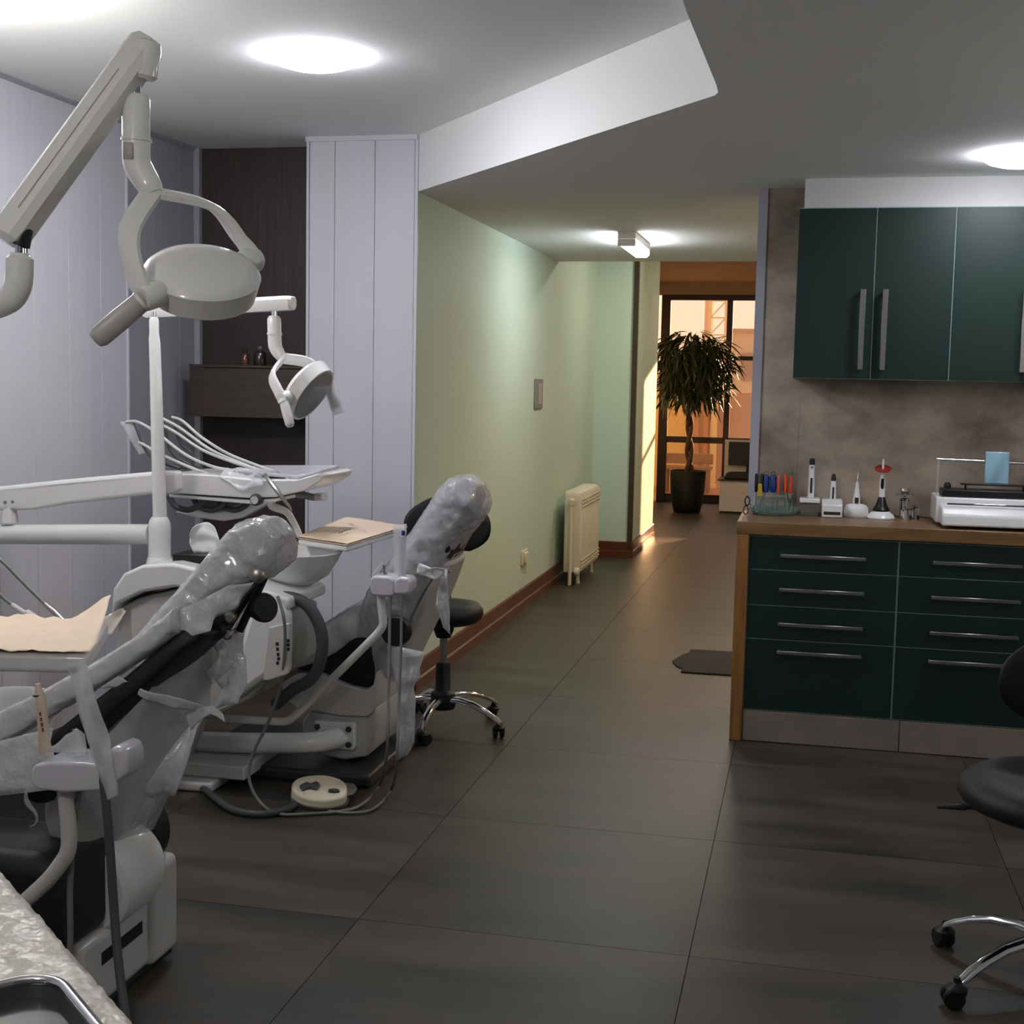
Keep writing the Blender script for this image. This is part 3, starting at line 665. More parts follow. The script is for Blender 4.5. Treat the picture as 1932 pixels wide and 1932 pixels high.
kb = MB().box((.60, 5.57, ZT+.165), (.86, 5.60, ZT+.172)); kb.build('press_bar', M_blk, t, bevel=.002)
for x in (.62, .84): bx((x-.004, 5.58, ZT+.145), (x+.004, 5.59, ZT+.166)).build('press_post', M_blk, t)
for x in (xa-.006, xb+.006): bx((x-.002, 5.59, ZT+.115), (x+.002, 5.65, ZT+.265)).build('side_plate', M_clear, t)
MB().tube([(xa-.012, 5.62, ZT+.262), (xb+.012, 5.62, ZT+.254)], .007, 14).build('roll_bar', M_chrome, t)
# pouch over the bar
M_pouch = mat('blue_film', (150, 196, 214), .12, sheer=.75, var=.3, vscale=20, rgb2=(196, 220, 228))
x0, x1 = K(1858, 900, 5.6).x, K(1903, 900, 5.6).x
def pf(u_, v_):
    s_ = v_*.215
    z = ZT+.300-s_*.6
    return V(x0+(x1-x0)*u_, 5.606-.002*math.sin(v_*3)+.003*math.sin(u_*7+v_*4), z)
MB().sheet(pf, 10, 24).build('sterilising_pouch', M_pouch, None, solid=.001, label='pale blue clear pouch draped over the chrome roll bar', cat='pouch')
# ------------------------------------------------------------------ dental helpers
M_enam = mat('white_enamel', (224, 223, 222), .22, var=.05, coat=.35)
M_enamg = mat('warm_grey_enamel', (196, 194, 192), .3, var=.08, coat=.2)
M_shell = mat('grey_white_shell', (176, 174, 170), .35, var=.15, vscale=3)
M_hdl = mat('beige_grey_handle', (186, 178, 176), .35, var=.1)
M_bup = mat('black_upholstery', (20, 22, 25), .55, var=.3, vscale=30, bump=.12, bscale=220)
M_brub = mat('black_rubber', (16, 17, 18), .5, var=.2)
M_hose = mat('grey_hose', (112, 112, 108), .5, var=.1)
M_hosed = mat('dark_grey_hose', (66, 70, 74), .5, var=.15)
M_hosel = mat('pale_grey_hose', (190, 190, 186), .45, var=.1)
M_film = mat('clear_plastic_film', (226, 226, 230), .16, sheer=.42, var=.3, vscale=9, rgb2=(206, 206, 214), bump=.5, bscale=26)
M_filmd = mat('milky_plastic_cover', (218, 217, 220), .22, sheer=.86, var=.3, vscale=12, rgb2=(192, 192, 200), bump=.9, bscale=30, coat=.5)
M_wrap = mat('wrapped_lavender_plastic', (206, 203, 214), .2, var=.2, vscale=6, coat=.6, bump=.25, bscale=16)
M_paper = mat('tan_liner_paper', (234, 212, 186), .6, var=.3, vscale=7, rgb2=(218, 196, 172))
M_pearl = mat('pearl_liner_sheet', (206, 198, 190), .32, var=.5, vscale=16, rgb2=(180, 170, 160), bump=.9, bscale=24)
M_tan = mat('cream_nozzle', (206, 190, 168), .4, var=.1)
M_blue = mat('blue_cap', (38, 60, 130), .4, var=.1)

def film(name, pts, parent, m=None, amp=.006, cuts=5, **k):
    """thin crumpled sheet through (px, py, depth) corners"""
    P_ = [aY(*p) for p in pts]
    bm = bmesh.new(); f = bm.faces.new([bm.verts.new(p) for p in P_])
    bmesh.ops.triangulate(bm, faces=[f]); bmesh.ops.subdivide_edges(bm, edges=bm.edges[:], cuts=cuts, use_grid_fill=True)
    bm.normal_update()
    s_ = random.random()*50
    for v in bm.verts: v.co += v.normal*noise.noise(v.co*22+V(s_, 0, 0))*amp*2 + v.normal*noise.noise(v.co*60)*amp*.5
    mb = MB(); bm.verts.index_update(); mb.add([v.co.copy() for v in bm.verts], [[v.index for v in q.verts] for q in bm.faces]); bm.free()
    return mb.build(name, m or M_film, parent, solid=.0012, sharp=180, **k)
def pillow(front, rear, yc, w, n=64, sub=14, power=3.2, amp=0., freq=14, closed=True):
    """loft along a reclined profile: front / rear lines in (px, py) at depth yc, half widths w"""
    F_ = [aY(*p, yc) for p in front]; R_ = [aY(*p, yc) for p in rear]; Wd = [V(a, 0, 0) for a in w]
    F_ = smooth_path(F_, sub); R_ = smooth_path(R_, sub); Wd = [p.x for p in smooth_path(Wd, sub)]
    rings = []
    for i, (a, b, ww) in enumerate(zip(F_, R_, Wd)):
        c_ = (a+b)/2; h = (a-b)/2; ring = []
        for k in range(n):
            t_ = 2*math.pi*k/n; cs_, sn_ = math.cos(t_), math.sin(t_)
            p1 = math.copysign(abs(cs_)**(2/power), cs_); p2 = math.copysign(abs(sn_)**(2/power), sn_)
            p = c_ + h*p2 + V(0, ww*p1, 0)
            if amp:
                d = (p-c_).normalized() if (p-c_).length > 1e-6 else V(0, 0, 0)
                s1 = p + V(noise.noise(p*9), noise.noise(p*9+V(5, 5, 5)), 0)*.03
                p += d*(noise.noise(p*freq*.5)*amp*.4 + (.25-abs(noise.noise(V(s1.x*1.0+s1.z*.6, s1.y*1.8, s1.z*.7)*freq*1.5)))*amp*1.0 + (.2-abs(noise.noise(V(s1.x, s1.y*.5, s1.z*1.6)*freq*3.1+V(3, 1, 7))))*amp*.6)
            ring.append(p)
        rings.append(ring)
    m = MB()
    def close(r_): c_ = sum(r_, V(0, 0, 0))/len(r_); return [c_ + (p-c_)*.55 for p in r_]
    m.loft([close(rings[0])]+rings+[close(rings[-1])])
    return m
def sq(px, a=690, k=.25): return [((a+(p-a)*k if p > a else p), q) for p, q in px]
def slab(px, y0, y1): return MB().prism([aY(a, b, y0) for a, b in px], (0, y1-y0, 0))
def ptube(pts, r, n=12, rb=0., y=None, sm=0):
    P_ = [aY(*(p if len(p) == 3 else (*p, y))) for p in pts]
    if sm: P_ = smooth_path(P_, sm)
    elif rb: P_ = bend(P_, rb)
    if isinstance(r, (list, tuple)) and len(r) != len(P_):
        k = [r[min(len(r)-1, int(i/(len(P_)-1)*(len(r)-1)))] + (r[min(len(r)-1, int(i/(len(P_)-1)*(len(r)-1))+1)]-r[min(len(r)-1, int(i/(len(P_)-1)*(len(r)-1)))])*((i/(len(P_)-1)*(len(r)-1)) % 1) for i in range(len(P_))]
        r = k
    return MB().tube(P_, r, n)
def floorpt(px, py, z=0): return aZ(px, py, z)

# ------------------------------------------------------------------ dental lights
def light_head(t, c_, up, side, R, neck, m_head, m_hdl, hdir, hlen, covers=False):
    """c_: centre of the lamp's face; up: from the face to the back; side: pivot direction; neck: where the yoke starts"""
    up = up.normalized(); side = (side - up*side.dot(up)).normalized()
    hd = MB().lathe([(0, .002), (R*.9, .002), (R*.93, 0), (R*.95, .002), (R*1.03, .040), (R*1.04, .043), (R*1.02, .047), (R*.9, .058), (R*.68, .068), (R*.36, .074), (0, .076)], c_, up, 48).build('lamp_head', m_head, t, sharp=28)
    MB().lathe([(0, -.001), (R*.86, -.001), (R*.86, .003)], c_, up, 40).build('lens', mat('lamp_lens', (150, 150, 156), .15, var=.1, coat=.5), hd)
    pv = [c_ + up*.035 + side*(s_*(R+.018)) for s_ in (1, -1)]
    for s_, p in zip((1, -1), pv):
        MB().lathe([(0, -.022), (.021, -.022), (.023, -.016), (.023, .014), (.019, .02), (0, .02)], p, side*s_, 20).build('pivot', m_head, t)
        d = (neck-p); mid = (neck+p)/2 + (side*s_)*(R*.55) + up*.02
        pts = smooth_path([neck, neck*.62+p*.38+(side*s_)*R*.5+up*.012, neck*.25+p*.75+(side*s_)*R*.36, p+side*s_*.012], 8)
        y_ = MB(); rings = []
        bn = side.cross(up).normalized()
        for i, q in enumerate(pts):
            tg = (pts[min(i+1, len(pts)-1)]-pts[max(i-1, 0)]).normalized(); nn = tg.cross(bn).normalized(); b2 = tg.cross(nn).normalized()
            a_, b_ = .0075, .0195
            rings.append([q + nn*a_*cx_ + b2*b_*cy_ for cx_, cy_ in ((1, .6), (.6, 1), (-.6, 1), (-1, .6), (-1, -.6), (-.6, -1), (.6, -1), (1, -.6))])
        y_.loft(rings).build('yoke', m_head, t, sharp=60)
        hh = hdir[0] if s_ == 1 else hdir[1]
        if hh is not None:
            hv = hh.normalized(); p0 = p + side*s_*.012
            MB().lathe([(0, 0), (.016, 0), (.0185, .012), (.020, hlen*.5), (.0195, hlen-.012), (.014, hlen-.002), (0, hlen)], p0, hv, 20, sy=.75).build('handle', m_hdl, t, sharp=60)
            MB().lathe([(.0185, 0), (.0195, .003), (.0185, .006)], p0 + hv*.008, hv, 20).build('handle_ring', m_head, t)
            if covers and s_ == -1:
                MB().lathe([(.024, -.01), (.025, hlen*.5), (.024, hlen+.02)], p0, hv, 14, sy=.7).build('handle_sleeve', M_film, t)
    return pv
def cdir(x, y, z): return _r*x + _u*y - _f*z      # screen right / up / towards the viewer

# near lamp
yl = 2.2
t = thing('dental_light', 'large white dental light hanging in front, its arm rising over the ceiling lamp', 'dental light', aY(120, 330, yl))
A, B = aY(25, 428, yl-.12), aY(262, 100, yl)
dr = (B-A).normalized(); sd_ = dr.cross(V(0, 1, 0)).normalized(); yv = sd_.cross(dr).normalized()
if sd_.z < 0: sd_ = -sd_
sec = [(-.030, .022), (-.016, .030), (.016, .030), (.024, .020), (.024, -.020), (.016, -.028), (-.018, -.028), (-.030, -.018)]
MB().loft([[p + sd_*a*k + yv*b*k for a, b in sec] for p, k in ((A-dr*.03, .55), (A-dr*.018, .95), (A, 1), (B, 1), (B+dr*.018, .97), (B+dr*.03, .7))]).build('arm', M_enam, t, sharp=30)
q0 = A+yv*(-.0285)*1
MB().tube([A-yv*.0285+dr*.03-sd_*.004, B-yv*.0285-dr*.05-sd_*.004], .0012, 5).build('seam', M_shell, t)
cap = aY(272, 108, yl)
MB().lathe([(0, -.030), (.020, -.030), (.026, -.024), (.027, .022), (.024, .034), (.014, .040), (0, .041)], cap-V(0, 0, .008), (.15, 0, 1), 24).build('arm_end_cap', M_enam, t)
ptube([(254, 142), (254, 182)], .0115, 16, y=yl).build('pin', M_chrome, t)
ptube([(243, 150), (262, 138)], .016, 12, y=yl).build('gaiter', M_brub, t)
ptube([(256, 180), (256.5, 188), (257, 262)], [.020, .0245, .0245], 24, y=yl).build('neck_tube', M_enam, t)
ptube([(257, 261), (257, 267)], .027, 24, y=yl).build('collar', M_enam, t)
ptube([(257, 266), (258, 305), (266, 325), (283, 352), (290, 366)], [.0245, .0245, .0245, .022, .017], 24, y=yl, sm=4).build('neck_elbow', M_enam, t)
film('rating_label', [(233, 268, yl-.0255), (250, 268, yl-.0275), (250, 300, yl-.0275), (233, 300, yl-.0255)], t, mat('printed_label', (196, 188, 190), .5, var=.8, vscale=140, vstretch=(.3, 1, 1), rgb2=(150, 140, 142)), amp=0, cuts=1)
ptube([(22, 430), (45, 443), (38, 462)], .017, 12, y=yl-.12).build('gaiter', M_brub, t)
ptube([(40, 445), (40, 480)], .011, 16, y=yl-.12).build('pin', M_chrome, t)
ptube([(37, 478), (37, 486), (36, 535), (24, 562), (-10, 578), (-140, 585)], [.016, .0235, .0235, .0235, .0235, .0235], 20, y=yl-.12, rb=.04).build('elbow_pipe', M_enam, t)
up1 = cdir(.17, .80, .575)
fc = aY(381, 546, yl+.02) - up1.normalized()*.012
pv = light_head(t, fc, up1, cdir(-.58, -.40, .70), .099, aY(287, 362, yl), M_enam, M_hdl, (cdir(-.74, -.66, .1), None), .115)

# far unit's lamp
yl = 4.32
t = thing('dental_light', 'small white dental light with clear handle sleeves by the walnut alcove', 'dental light', aY(420, 575, yl))
A, B = aY(296, 586, yl), aY(540, 572, yl-.06)
dr = (B-A).normalized(); sd_ = V(0, 0, 1); yv = dr.cross(sd_).normalized()
sec = [(-.025, .020), (-.012, .027), (.012, .027), (.024, .018), (.024, -.018), (.012, -.027), (-.012, -.027), (-.025, -.020)]
MB().loft([[p + sd_*a*k + yv*b*k for a, b in sec] for p, k in ((A-dr*.05, .7), (A-dr*.03, 1), (B, 1), (B+dr*.02, .95), (B+dr*.028, .75))]).build('arm', M_enam, t, sharp=30)
yq = yl-.06
ptube([(517.5, 582), (517.5, 600)], .010, 14, y=yq).build('pin', M_chrome, t)
ptube([(517, 596), (517, 602), (518, 630)], [.017, .0235, .0235], 20, y=yq).build('neck_tube', M_enam, t)
ptube([(518, 628), (518, 632)], .026, 20, y=yq).build('collar', M_enam, t)
ptube([(518, 631), (519, 652), (525, 665), (534, 677)], [.0235, .0235, .022, .017], 20, y=yq, sm=4).build('neck_elbow', M_enam, t)
up2 = cdir(-.77, .58, -.18)
fc = aY(592, 746, yq)
light_head(t, fc, up2, cdir(-.18, -.42, .82), .108, aY(535, 676, yq), M_enam, M_enam, (cdir(.28, -.95, .1), cdir(.3, -.94, 0)), .10, covers=True)

# ------------------------------------------------------------------ far dental unit
yu = 4.2
t = thing('dental_unit', 'white dental unit with a post and a round spittoon bowl between the chairs', 'dental unit', floorpt(300, 1470) + V(0, .1, 0), None)
slab([(208, 1168), (212, 1112), (232, 1082), (268, 1066), (325, 1063), (395, 1078), (470, 1105), (545, 1130), (545, 1152), (470, 1140), (400, 1122), (330, 1108), (268, 1118), (222, 1140)], yu-.15, yu+.2).build('top_cover', M_enam, t, bevel=.02, seg=3)
slab([(217, 1150), (262, 1128), (330, 1112), (400, 1126), (470, 1144), (543, 1156), (545, 1255), (540, 1268), (500, 1284), (470, 1320), (420, 1345), (330, 1380), (300, 1470), (217, 1470)], yu-.11, yu+.17).build('body', M_shell, t, bevel=.015, seg=3)
slab([(245, 1148), (290, 1128), (336, 1122), (370, 1140), (372, 1230), (360, 1260), (248, 1262)], yu-.125, yu-.10).build('side_door', M_enamg, t, bevel=.008)
sh = slab([(470, 1150), (530, 1138), (542, 1160), (543, 1180), (543, 1245), (520, 1265), (500, 1280), (455, 1312), (425, 1326), (440, 1260)], yu-.165, yu-.105).build('front_shell', M_enam, t, bevel=.02, seg=3)
pl_ = slab([(507, 1184), (545, 1176), (546, 1262), (542, 1272), (506, 1284), (496, 1283)], yu-.172, yu-.15).build('label_plate', M_enamg, t, bevel=.003)
for k, (a, b) in enumerate(((520, 1212), (521, 1222), (522, 1232), (523, 1240), (521, 1248), (541, 1206), (541, 1214), (541, 1222))):
    slab([(a, b), (a+5, b), (a+5, b+6), (a, b+6)], yu-.174, yu-.171).build('label_print', M_gp, pl_, smooth=False)
cb = aY(557, 1040, 4.3)
MB().lathe([(0, -.118), (.045, -.12), (.075, -.108), (.118, -.08), (.150, -.03), (.163, 0), (.160, .004), (.154, 0), (.142, -.03), (.1, -.07), (.05, -.095), (0, -.1)], cb, n=44).build('spittoon_bowl', mat('white_glazed_bowl', (226, 226, 226), .12, var=.05, coat=.6), t, sharp=60)
MB().lathe([(0, 0), (.04, 0), (.05, -.02), (.05, -.05), (0, -.05)], cb+V(0, 0, -.12), n=20).build('bowl_collar', M_brub, t)
ptube([(478, 1030, 4.34), (492, 1010, 4.34), (505, 1014, 4.33), (515, 1034, 4.32)], .006, 10, sm=5).build('rinse_spout', M_chrome, t)
ptube([(500, 1128, 4.12), (552, 1128, 4.12), (585, 1148, 4.12), (606, 1192, 4.12), (606, 1240, 4.12), (588, 1280, 4.12), (552, 1302, 4.13), (520, 1330, 4.16)], .0205, 14, sm=6).build('suction_hose', M_hosed, t)
ptube([(301, 1063), (301, 1050)], [.046, .040], 28, y=yu).build('post_flare', M_enam, t)
ptube([(301, 1051), (301, 992), (301, 982), (301, 975)], [.0385, .0385, .035, .027], 28, y=yu).build('post_sleeve', M_enam, t)
ptube([(302, 985), (292, 648), (291, 640), (291, 628)], [.0245, .0195, .019, .016], 24, y=yu).build('post', M_enam, t)
ptube([(291, 634), (290.5, 604), (290.5, 598)], [.0165, .0165, .012], 20, y=yu).build('post_head', M_enam, t)
ptube([(290.5, 602), (290.5, 588)], .008, 12, y=yu).build('pin', M_chrome, t)
# floor foot
fa, fb = floorpt(345, 1482), floorpt(470, 1478)
bx((-2.32, 4.16, 0), (-1.98, 4.42, .035)).build('foot_plate', M_enamg, t, bevel=.012, seg=3)
bx((-2.42, 4.22, .036), (-1.885, 4.6, .085)).build('foot_cover', M_enamg, t, bevel=.006)

# tissue box
p0 = aY(323, 1078, 4.12)
t = thing('tissue_box', 'black tissue box on top of the far dental unit', 'tissue box', (p0.x+.07, 4.2, p0.z))
bz = p0.z
bx((p0.x, 4.13, bz), (p0.x+.16, 4.25, bz+.058)).build('box', M_blk, t, bevel=.002)
m = MB(); ca = aY(392, 1045, 4.19)
def tis(u_, v_):
    a = (u_-.5)*1.9; w = .034*(1-.25*v_)+.02*v_*(1-v_)*2
    top = .105*v_ - .035*(u_-.42)**2*4*v_
    return V(ca.x-.008+w*math.sin(a*1.5)*1.25+.03*v_*(u_-.5), 4.19+.018*math.cos(a*2.2)*(.4+v_)+.01*noise.noise(V(u_*4, v_*4, 1)), bz+.058+top)
m.sheet(tis, 14, 12).build('tissue', mat('white_tissue', (232, 232, 232), .9, var=.05), t, solid=.001, sharp=180)

# ------------------------------------------------------------------ delivery unit on arms
yd = 4.45
t = thing('delivery_unit', 'white delivery unit with hoses and handpieces on a folding arm', 'delivery unit', aY(455, 945, yd))
ptube([(284, 1008, 4.2), (18, 1008, 4.2), (-40, 1008, 4.2)], .036, 24).build('lower_arm', M_enam, t)
ptube([(18, 985, 4.2), (18, 955, 4.2)], [.03, .022], 20).build('elbow', M_enam, t)
ptube([(18, 958, 4.2), (18, 944, 4.2)], .017, 16).build('pin', M_alu, t)
MB().prism([aY(*p) for p in ((-40, 922, 4.17), (120, 905, 4.2), (300, 889, 4.24), (330, 889, 4.25), (330, 930, 4.25), (300, 932, 4.24), (120, 952, 4.2), (60, 962, 4.18), (-40, 965, 4.17))], (0, .07, 0)).build('upper_arm', M_enam, t, bevel=.014, seg=3)
def screws(a, b): MB().lathe([(0, 0), (.006, 0), (.006, .003), (0, .003)], aY(a, b, 4.168), (0, -1, 0), 10).build('screw', M_alu, t)
screws(10, 948); screws(24, 947)
slab([(317, 897), (320, 893), (400, 896), (480, 905), (560, 905), (600, 893), (611, 897), (606, 908), (575, 926), (520, 938), (470, 940), (318, 930)], yd-.08, yd+.22).build('tray_body', M_enam, t, bevel=.010, seg=3)
slab([(318, 932), (470, 943), (520, 940), (530, 938), (520, 947), (470, 951), (318, 938)], yd-.07, yd+.2).build('under_tray', M_enam, t, bevel=.004)
MB().prism([aY(440, 893, yd-.03), aY(560, 905, yd-.03), aY(604, 893, yd-.03), aY(604, 893, yd-.03)+V(0, .2, .006), aY(440, 893, yd-.03)+V(0, .2, .006)], (0, 0, .012)).build('control_panel', mat('grey_touch_panel', (176, 176, 184), .25, var=.2, vscale=30), t, bevel=.004)
for k in range(3):
    a = 335+k*44
    ptube([(a-16, 935, yd+.02*k), (a-4, 955, yd+.02*k), (a+20, 962, yd+.02*k), (a+42, 952, yd+.02*k), (a+50, 934, yd+.02*k)], .011, 12, sm=6).build('hose_loop', M_hosed, t)
slab([(326, 966), (362, 976), (420, 984), (455, 978), (500, 952), (520, 938), (480, 936), (455, 950), (420, 962), (390, 966), (350, 962)], yd+.05, yd+.12).build('bracket', M_enam, t, bevel=.012, seg=3)
kc = aY(482, 943, yd-.09)
MB().lathe([(0, .03), (.021, .03), (.022, 0), (.017, -.002), (.016, -.006), (0, -.007)], kc, (0, 1, 0), 24).build('knob', M_hosed, t); MB().lathe([(0, 0), (.0145, 0), (.0145, .004), (0, .004)], kc-V(0, .0075, 0), (0, -1, 0), 20).build('knob_face', M_enamg, t)
ptube([(560, 932), (590, 938), (604, 938)], .013, 12, y=yd-.02).build('side_handle', M_hose, t)
ptube([(596, 938), (616, 937)], .016, 12, y=yd-.02).build('handle_sleeve', M_film, t)
ptube([(512, 940), (514, 955), (540, 966), (556, 990), (566, 1012)], [.017, .016, .0135, .0125, .012], 14, y=yd+.03, sm=4).build('tray_arm', M_enam, t)
# whip arms and hoses
whips = [(252, 795, 276, 850), (283, 792, 300, 856), (327, 792, 342, 838), (308, 790, 322, 850)]
for k, (a, b, c, d) in enumerate(whips):
    ptube([(a, b), ((a+c)/2-2, (b+d)/2-4), (c, d), (c+20, d+18), (340+k*12, 884)], [.004, .007, .007, .006, .006], 8, y=yd+.1+.03*k, sm=4).build('whip_arm', M_hosed, t)
film('whip_shield', [(226, 795, yd+.1), (256, 798, yd+.1), (280, 852, yd+.1), (262, 858, yd+.1)], t, M_film, amp=.002)
hoses = [([(238, 796), (262, 797), (300, 820), (350, 858), (400, 880), (440, 888)], 0), ([(262, 834), (300, 855), (350, 878), (420, 905)], .0),
         ([(286, 792), (330, 815), (380, 848), (440, 872), (490, 888), (504, 900)], .05), ([(325, 787), (345, 795), (380, 825), (430, 856), (490, 880), (528, 893)], .08),
         ([(308, 790), (340, 808), (400, 850), (470, 880), (500, 892)], .06)]
for pts, dy in hoses: ptube([(a, b, yd+.1+dy-(i/(len(pts)-1))*.12) for i, (a, b) in enumerate(pts)], .0058, 10, sm=6).build('instrument_hose', M_hosel, t)
ptube([(500, 896, yd-.05), (510, 910, yd-.09), (532, 938, yd-.1), (546, 956, yd-.1), (550, 964, yd-.1)], [.007, .008, .0075, .005, .003], 14).build('handpiece', M_alu, t)
ptube([(522, 892, yd), (545, 903, yd-.03), (560, 911, yd-.05), (572, 912, yd-.05), (575, 907, yd-.05)], [.006, .005, .0035, .003, .003], 12).build('scaler_tip', M_chrome, t)
film('clear_wrap', [(412, 900, yd-.09), (428, 880, yd-.03), (468, 885, yd-.02), (500, 902, yd-.09), (494, 916, yd-.1), (450, 924, yd-.1)], t, M_film, amp=.012)

# tray of the far unit
zt = .885
t = thing('instrument_tray', 'white bracket tray lined with tan paper in front of the pale pier', 'tray', aZ(660, 1000, zt))
c4 = [aZ(562, 1014, zt), aZ(655, 1028, zt), aZ(768, 994, zt), aZ(654, 976, zt)]
MB().prism([p-V(0, 0, .026) for p in c4], (0, 0, .022)).build('tray', M_enam, t, bevel=.008, seg=3)
cm = sum(c4, V(0, 0, 0))/4
MB().prism([cm+(p-cm)*1.01-V(0, 0, .004) for p in c4], (0, 0, .004)).build('rim', M_tan, t, bevel=.002)
ptube([(570, 1024, 4.6), (650, 1031, 4.6)], .006, 8).build('support_rail', M_alu, t)
M2 = MB().sheet(lambda u_, v_: (c4[0]*(1-u_)*(1-v_)+c4[1]*u_*(1-v_)+c4[2]*u_*v_+c4[3]*(1-u_)*v_) + V(0, 0, .003+.004*abs(noise.noise(V(u_*6, v_*6, 3)))), 16, 16)
M2.build('liner_paper', M_paper, None, solid=.0008, sharp=180, label='tan paper liner spread on the far bracket tray', cat='liner')
for k, (a, b, c, d, lb) in enumerate(((640, 1006, 662, 999, 'steel mouth mirror lying on the far tray'), (662, 990, 690, 1003, 'clear wrapped instrument lying on the far tray'))):
    p, q = aZ(a, b, zt+.014), aZ(c, d, zt+.014)
    m_ = MB().tube([p, p*.5+q*.5+V(0, 0, .004), q], [.003, .004, .003], 8); m_.lathe([(0, 0), (.012, .001), (.012, .004), (0, .005)], p, (0, .3, 1), 14)
    m_.build('mouth_mirror', M_steel if k == 0 else M_clear, None, label=lb, cat='instrument')

# ------------------------------------------------------------------ far instrument holder
yh = 4.3
def holder(t, px, s_, y):
    """wrapped three-socket holder block: px outline of the front, scale"""
t = thing('instrument_holder', 'plastic-wrapped white instrument holder on a bent pole beside the far chair', 'instrument holder', aY(735, 1125, yh))
slab([(697, 1092), (704, 1086), (735, 1088), (745, 1094), (745, 1124), (735, 1127), (700, 1124), (697, 1112)], yh-.04, yh+.05).build('body', M_wrap, t, bevel=.010, seg=3)
slab([(743, 1094), (752, 1088), (770, 1090), (776, 1098), (774, 1118), (765, 1122), (743, 1122)], yh-.045, yh+.03).build('socket_block', M_wrap, t, bevel=.010, seg=3)
ptube([(718, 1120), (720, 1150), (724, 1180), (712, 1196), (560, 1347), (542, 1362), (500, 1360), (425, 1355)], .0145, 16, y=yh+.01, rb=.05).build('pole', M_enam, t)
ptube([(724, 1066), (726, 1082), (730, 1100)], [.004, .006, .008], 10, y=yh).build('nozzle', M_hose, t)
film('clear_sleeve', [(741, 992, yh), (768, 988, yh), (765, 1092, yh-.01), (752, 1096, yh-.01), (744, 1092, yh)], t, M_film, amp=.004)
ptube([(757, 1012), (755, 1090)], .009, 10, y=yh-.01).build('syringe', M_film, t)
ptube([(761, 1001), (760, 1010)], .006, 10, y=yh-.015).build('syringe_cap', M_blue, t)
ptube([(703, 1085), (722, 1062), (730, 1084)], .004, 8, y=yh).build('wrap_tail', M_film, t)
z0 = .008
def hpath(top, fl): return [aY(a, b, c) for a, b, c in top] + [aZ(a, b, z0) for a, b in fl]
p_ = hpath([(736, 1120, 4.27), (735, 1200, 4.24), (733, 1300, 4.2), (730, 1420, 4.14)], [(716, 1482), (680, 1520), (640, 1531), (590, 1535), (530, 1536)]) + [aY(492, 1515, 4.07), aY(470, 1470, 4.09), aY(478, 1420, 4.1), aY(505, 1365, 4.1), aY(528, 1300, 4.05), aY(537, 1230, 4.02), aY(536, 1170, 4.0), aY(524, 1125, 4.02)]
MB().tube(smooth_path(p_, 6), .0055, 8).build('hose', M_hose, t)
p_ = hpath([(757, 1118, 4.26), (757, 1200, 4.24), (753, 1320, 4.2), (748, 1440, 4.12)], [(738, 1490), (705, 1526), (660, 1534), (620, 1530)])
MB().tube(smooth_path(p_, 6), .0050, 8).build('hose', M_hose, t)

# ------------------------------------------------------------------ far chair
yN, yFar = 4.47, 5.02; yc = 4.75
t = thing('dental_chair', 'black dental chair under plastic covers beside the swivel stool, farther of the two', 'dental chair', floorpt(640, 1470) + V(0, .25, 0), None)
bx((-2.2, 4.36, 0), (-1.47, 5.0, .05)).build('base_plate', mat('dark_base_plate', (44, 50, 54), .4, var=.2), t, bevel=.015, seg=3)
slab(sq([(586, 1340), (640, 1350), (700, 1352), (760, 1335), (770, 1345), (768, 1372), (745, 1402), (700, 1428), (650, 1434), (600, 1424), (570, 1400), (570, 1360)]), yN+.02, yFar-.08).build('base_shell', M_enamg, t, bevel=.03, seg=4)
slab(sq([(532, 1288), (560, 1272), (600, 1270), (660, 1296), (700, 1302), (745, 1292), (768, 1268), (774, 1276), (770, 1325), (745, 1342), (700, 1352), (640, 1350), (560, 1335), (534, 1316)]), yN, yFar).build('seat_shell', M_enamg, t, bevel=.02, seg=3)
slab(sq([(540, 1238), (600, 1222), (700, 1200), (748, 1206), (750, 1262), (735, 1296), (695, 1300), (640, 1290), (590, 1268), (545, 1262)]), yN+.03, yFar-.02).build('seat_cushion', M_bup, t, bevel=.025, seg=3)
pillow([(500, 1220), (560, 1205), (620, 1172), (670, 1140), (692, 1128), (712, 1124)], [(500, 1255), (545, 1252), (600, 1250), (650, 1236), (690, 1216), (712, 1200)], yc-.02, [.22, .24, .25, .25, .24, .22], amp=.006).build('seat_cover', M_filmd, t, sharp=180)
# back
pillow([(742, 1150), (765, 1100), (800, 1040), (836, 985), (858, 950)], [(775, 1190), (800, 1150), (832, 1090), (868, 1036), (884, 990)], yc, [.22, .23, .21, .17, .13]).build('back_cushion', M_bup, t, sharp=180)
pillow([(752, 1240), (778, 1190), (805, 1140), (830, 1090), (852, 1050)], [(778, 1252), (800, 1200), (824, 1150), (846, 1100), (864, 1060)], yc, [.15, .19, .21, .19, .14]).build('back_shell', M_shell, t, sharp=180)
pillow([(846, 975), (852, 935), (868, 912), (885, 905)], [(884, 990), (898, 970), (906, 945), (904, 922)], yc, [.10, .13, .13, .08]).build('headrest', M_bup, t, sharp=180)
pillow([(705, 1130), (722, 1085), (760, 1040), (796, 990), (822, 945), (845, 908), (868, 896), (886, 896)], [(742, 1300), (782, 1225), (815, 1150), (846, 1080), (876, 1020), (904, 984), (918, 955), (908, 915)], yc, [.24, .26, .26, .23, .19, .17, .16, .09], amp=.012, freq=10).build('back_cover', mat('hazy_plastic_cover', (214, 214, 220), .25, sheer=.62, var=.3, vscale=9, rgb2=(190, 190, 200), bump=.9, bscale=28, coat=.5), t, sharp=180)
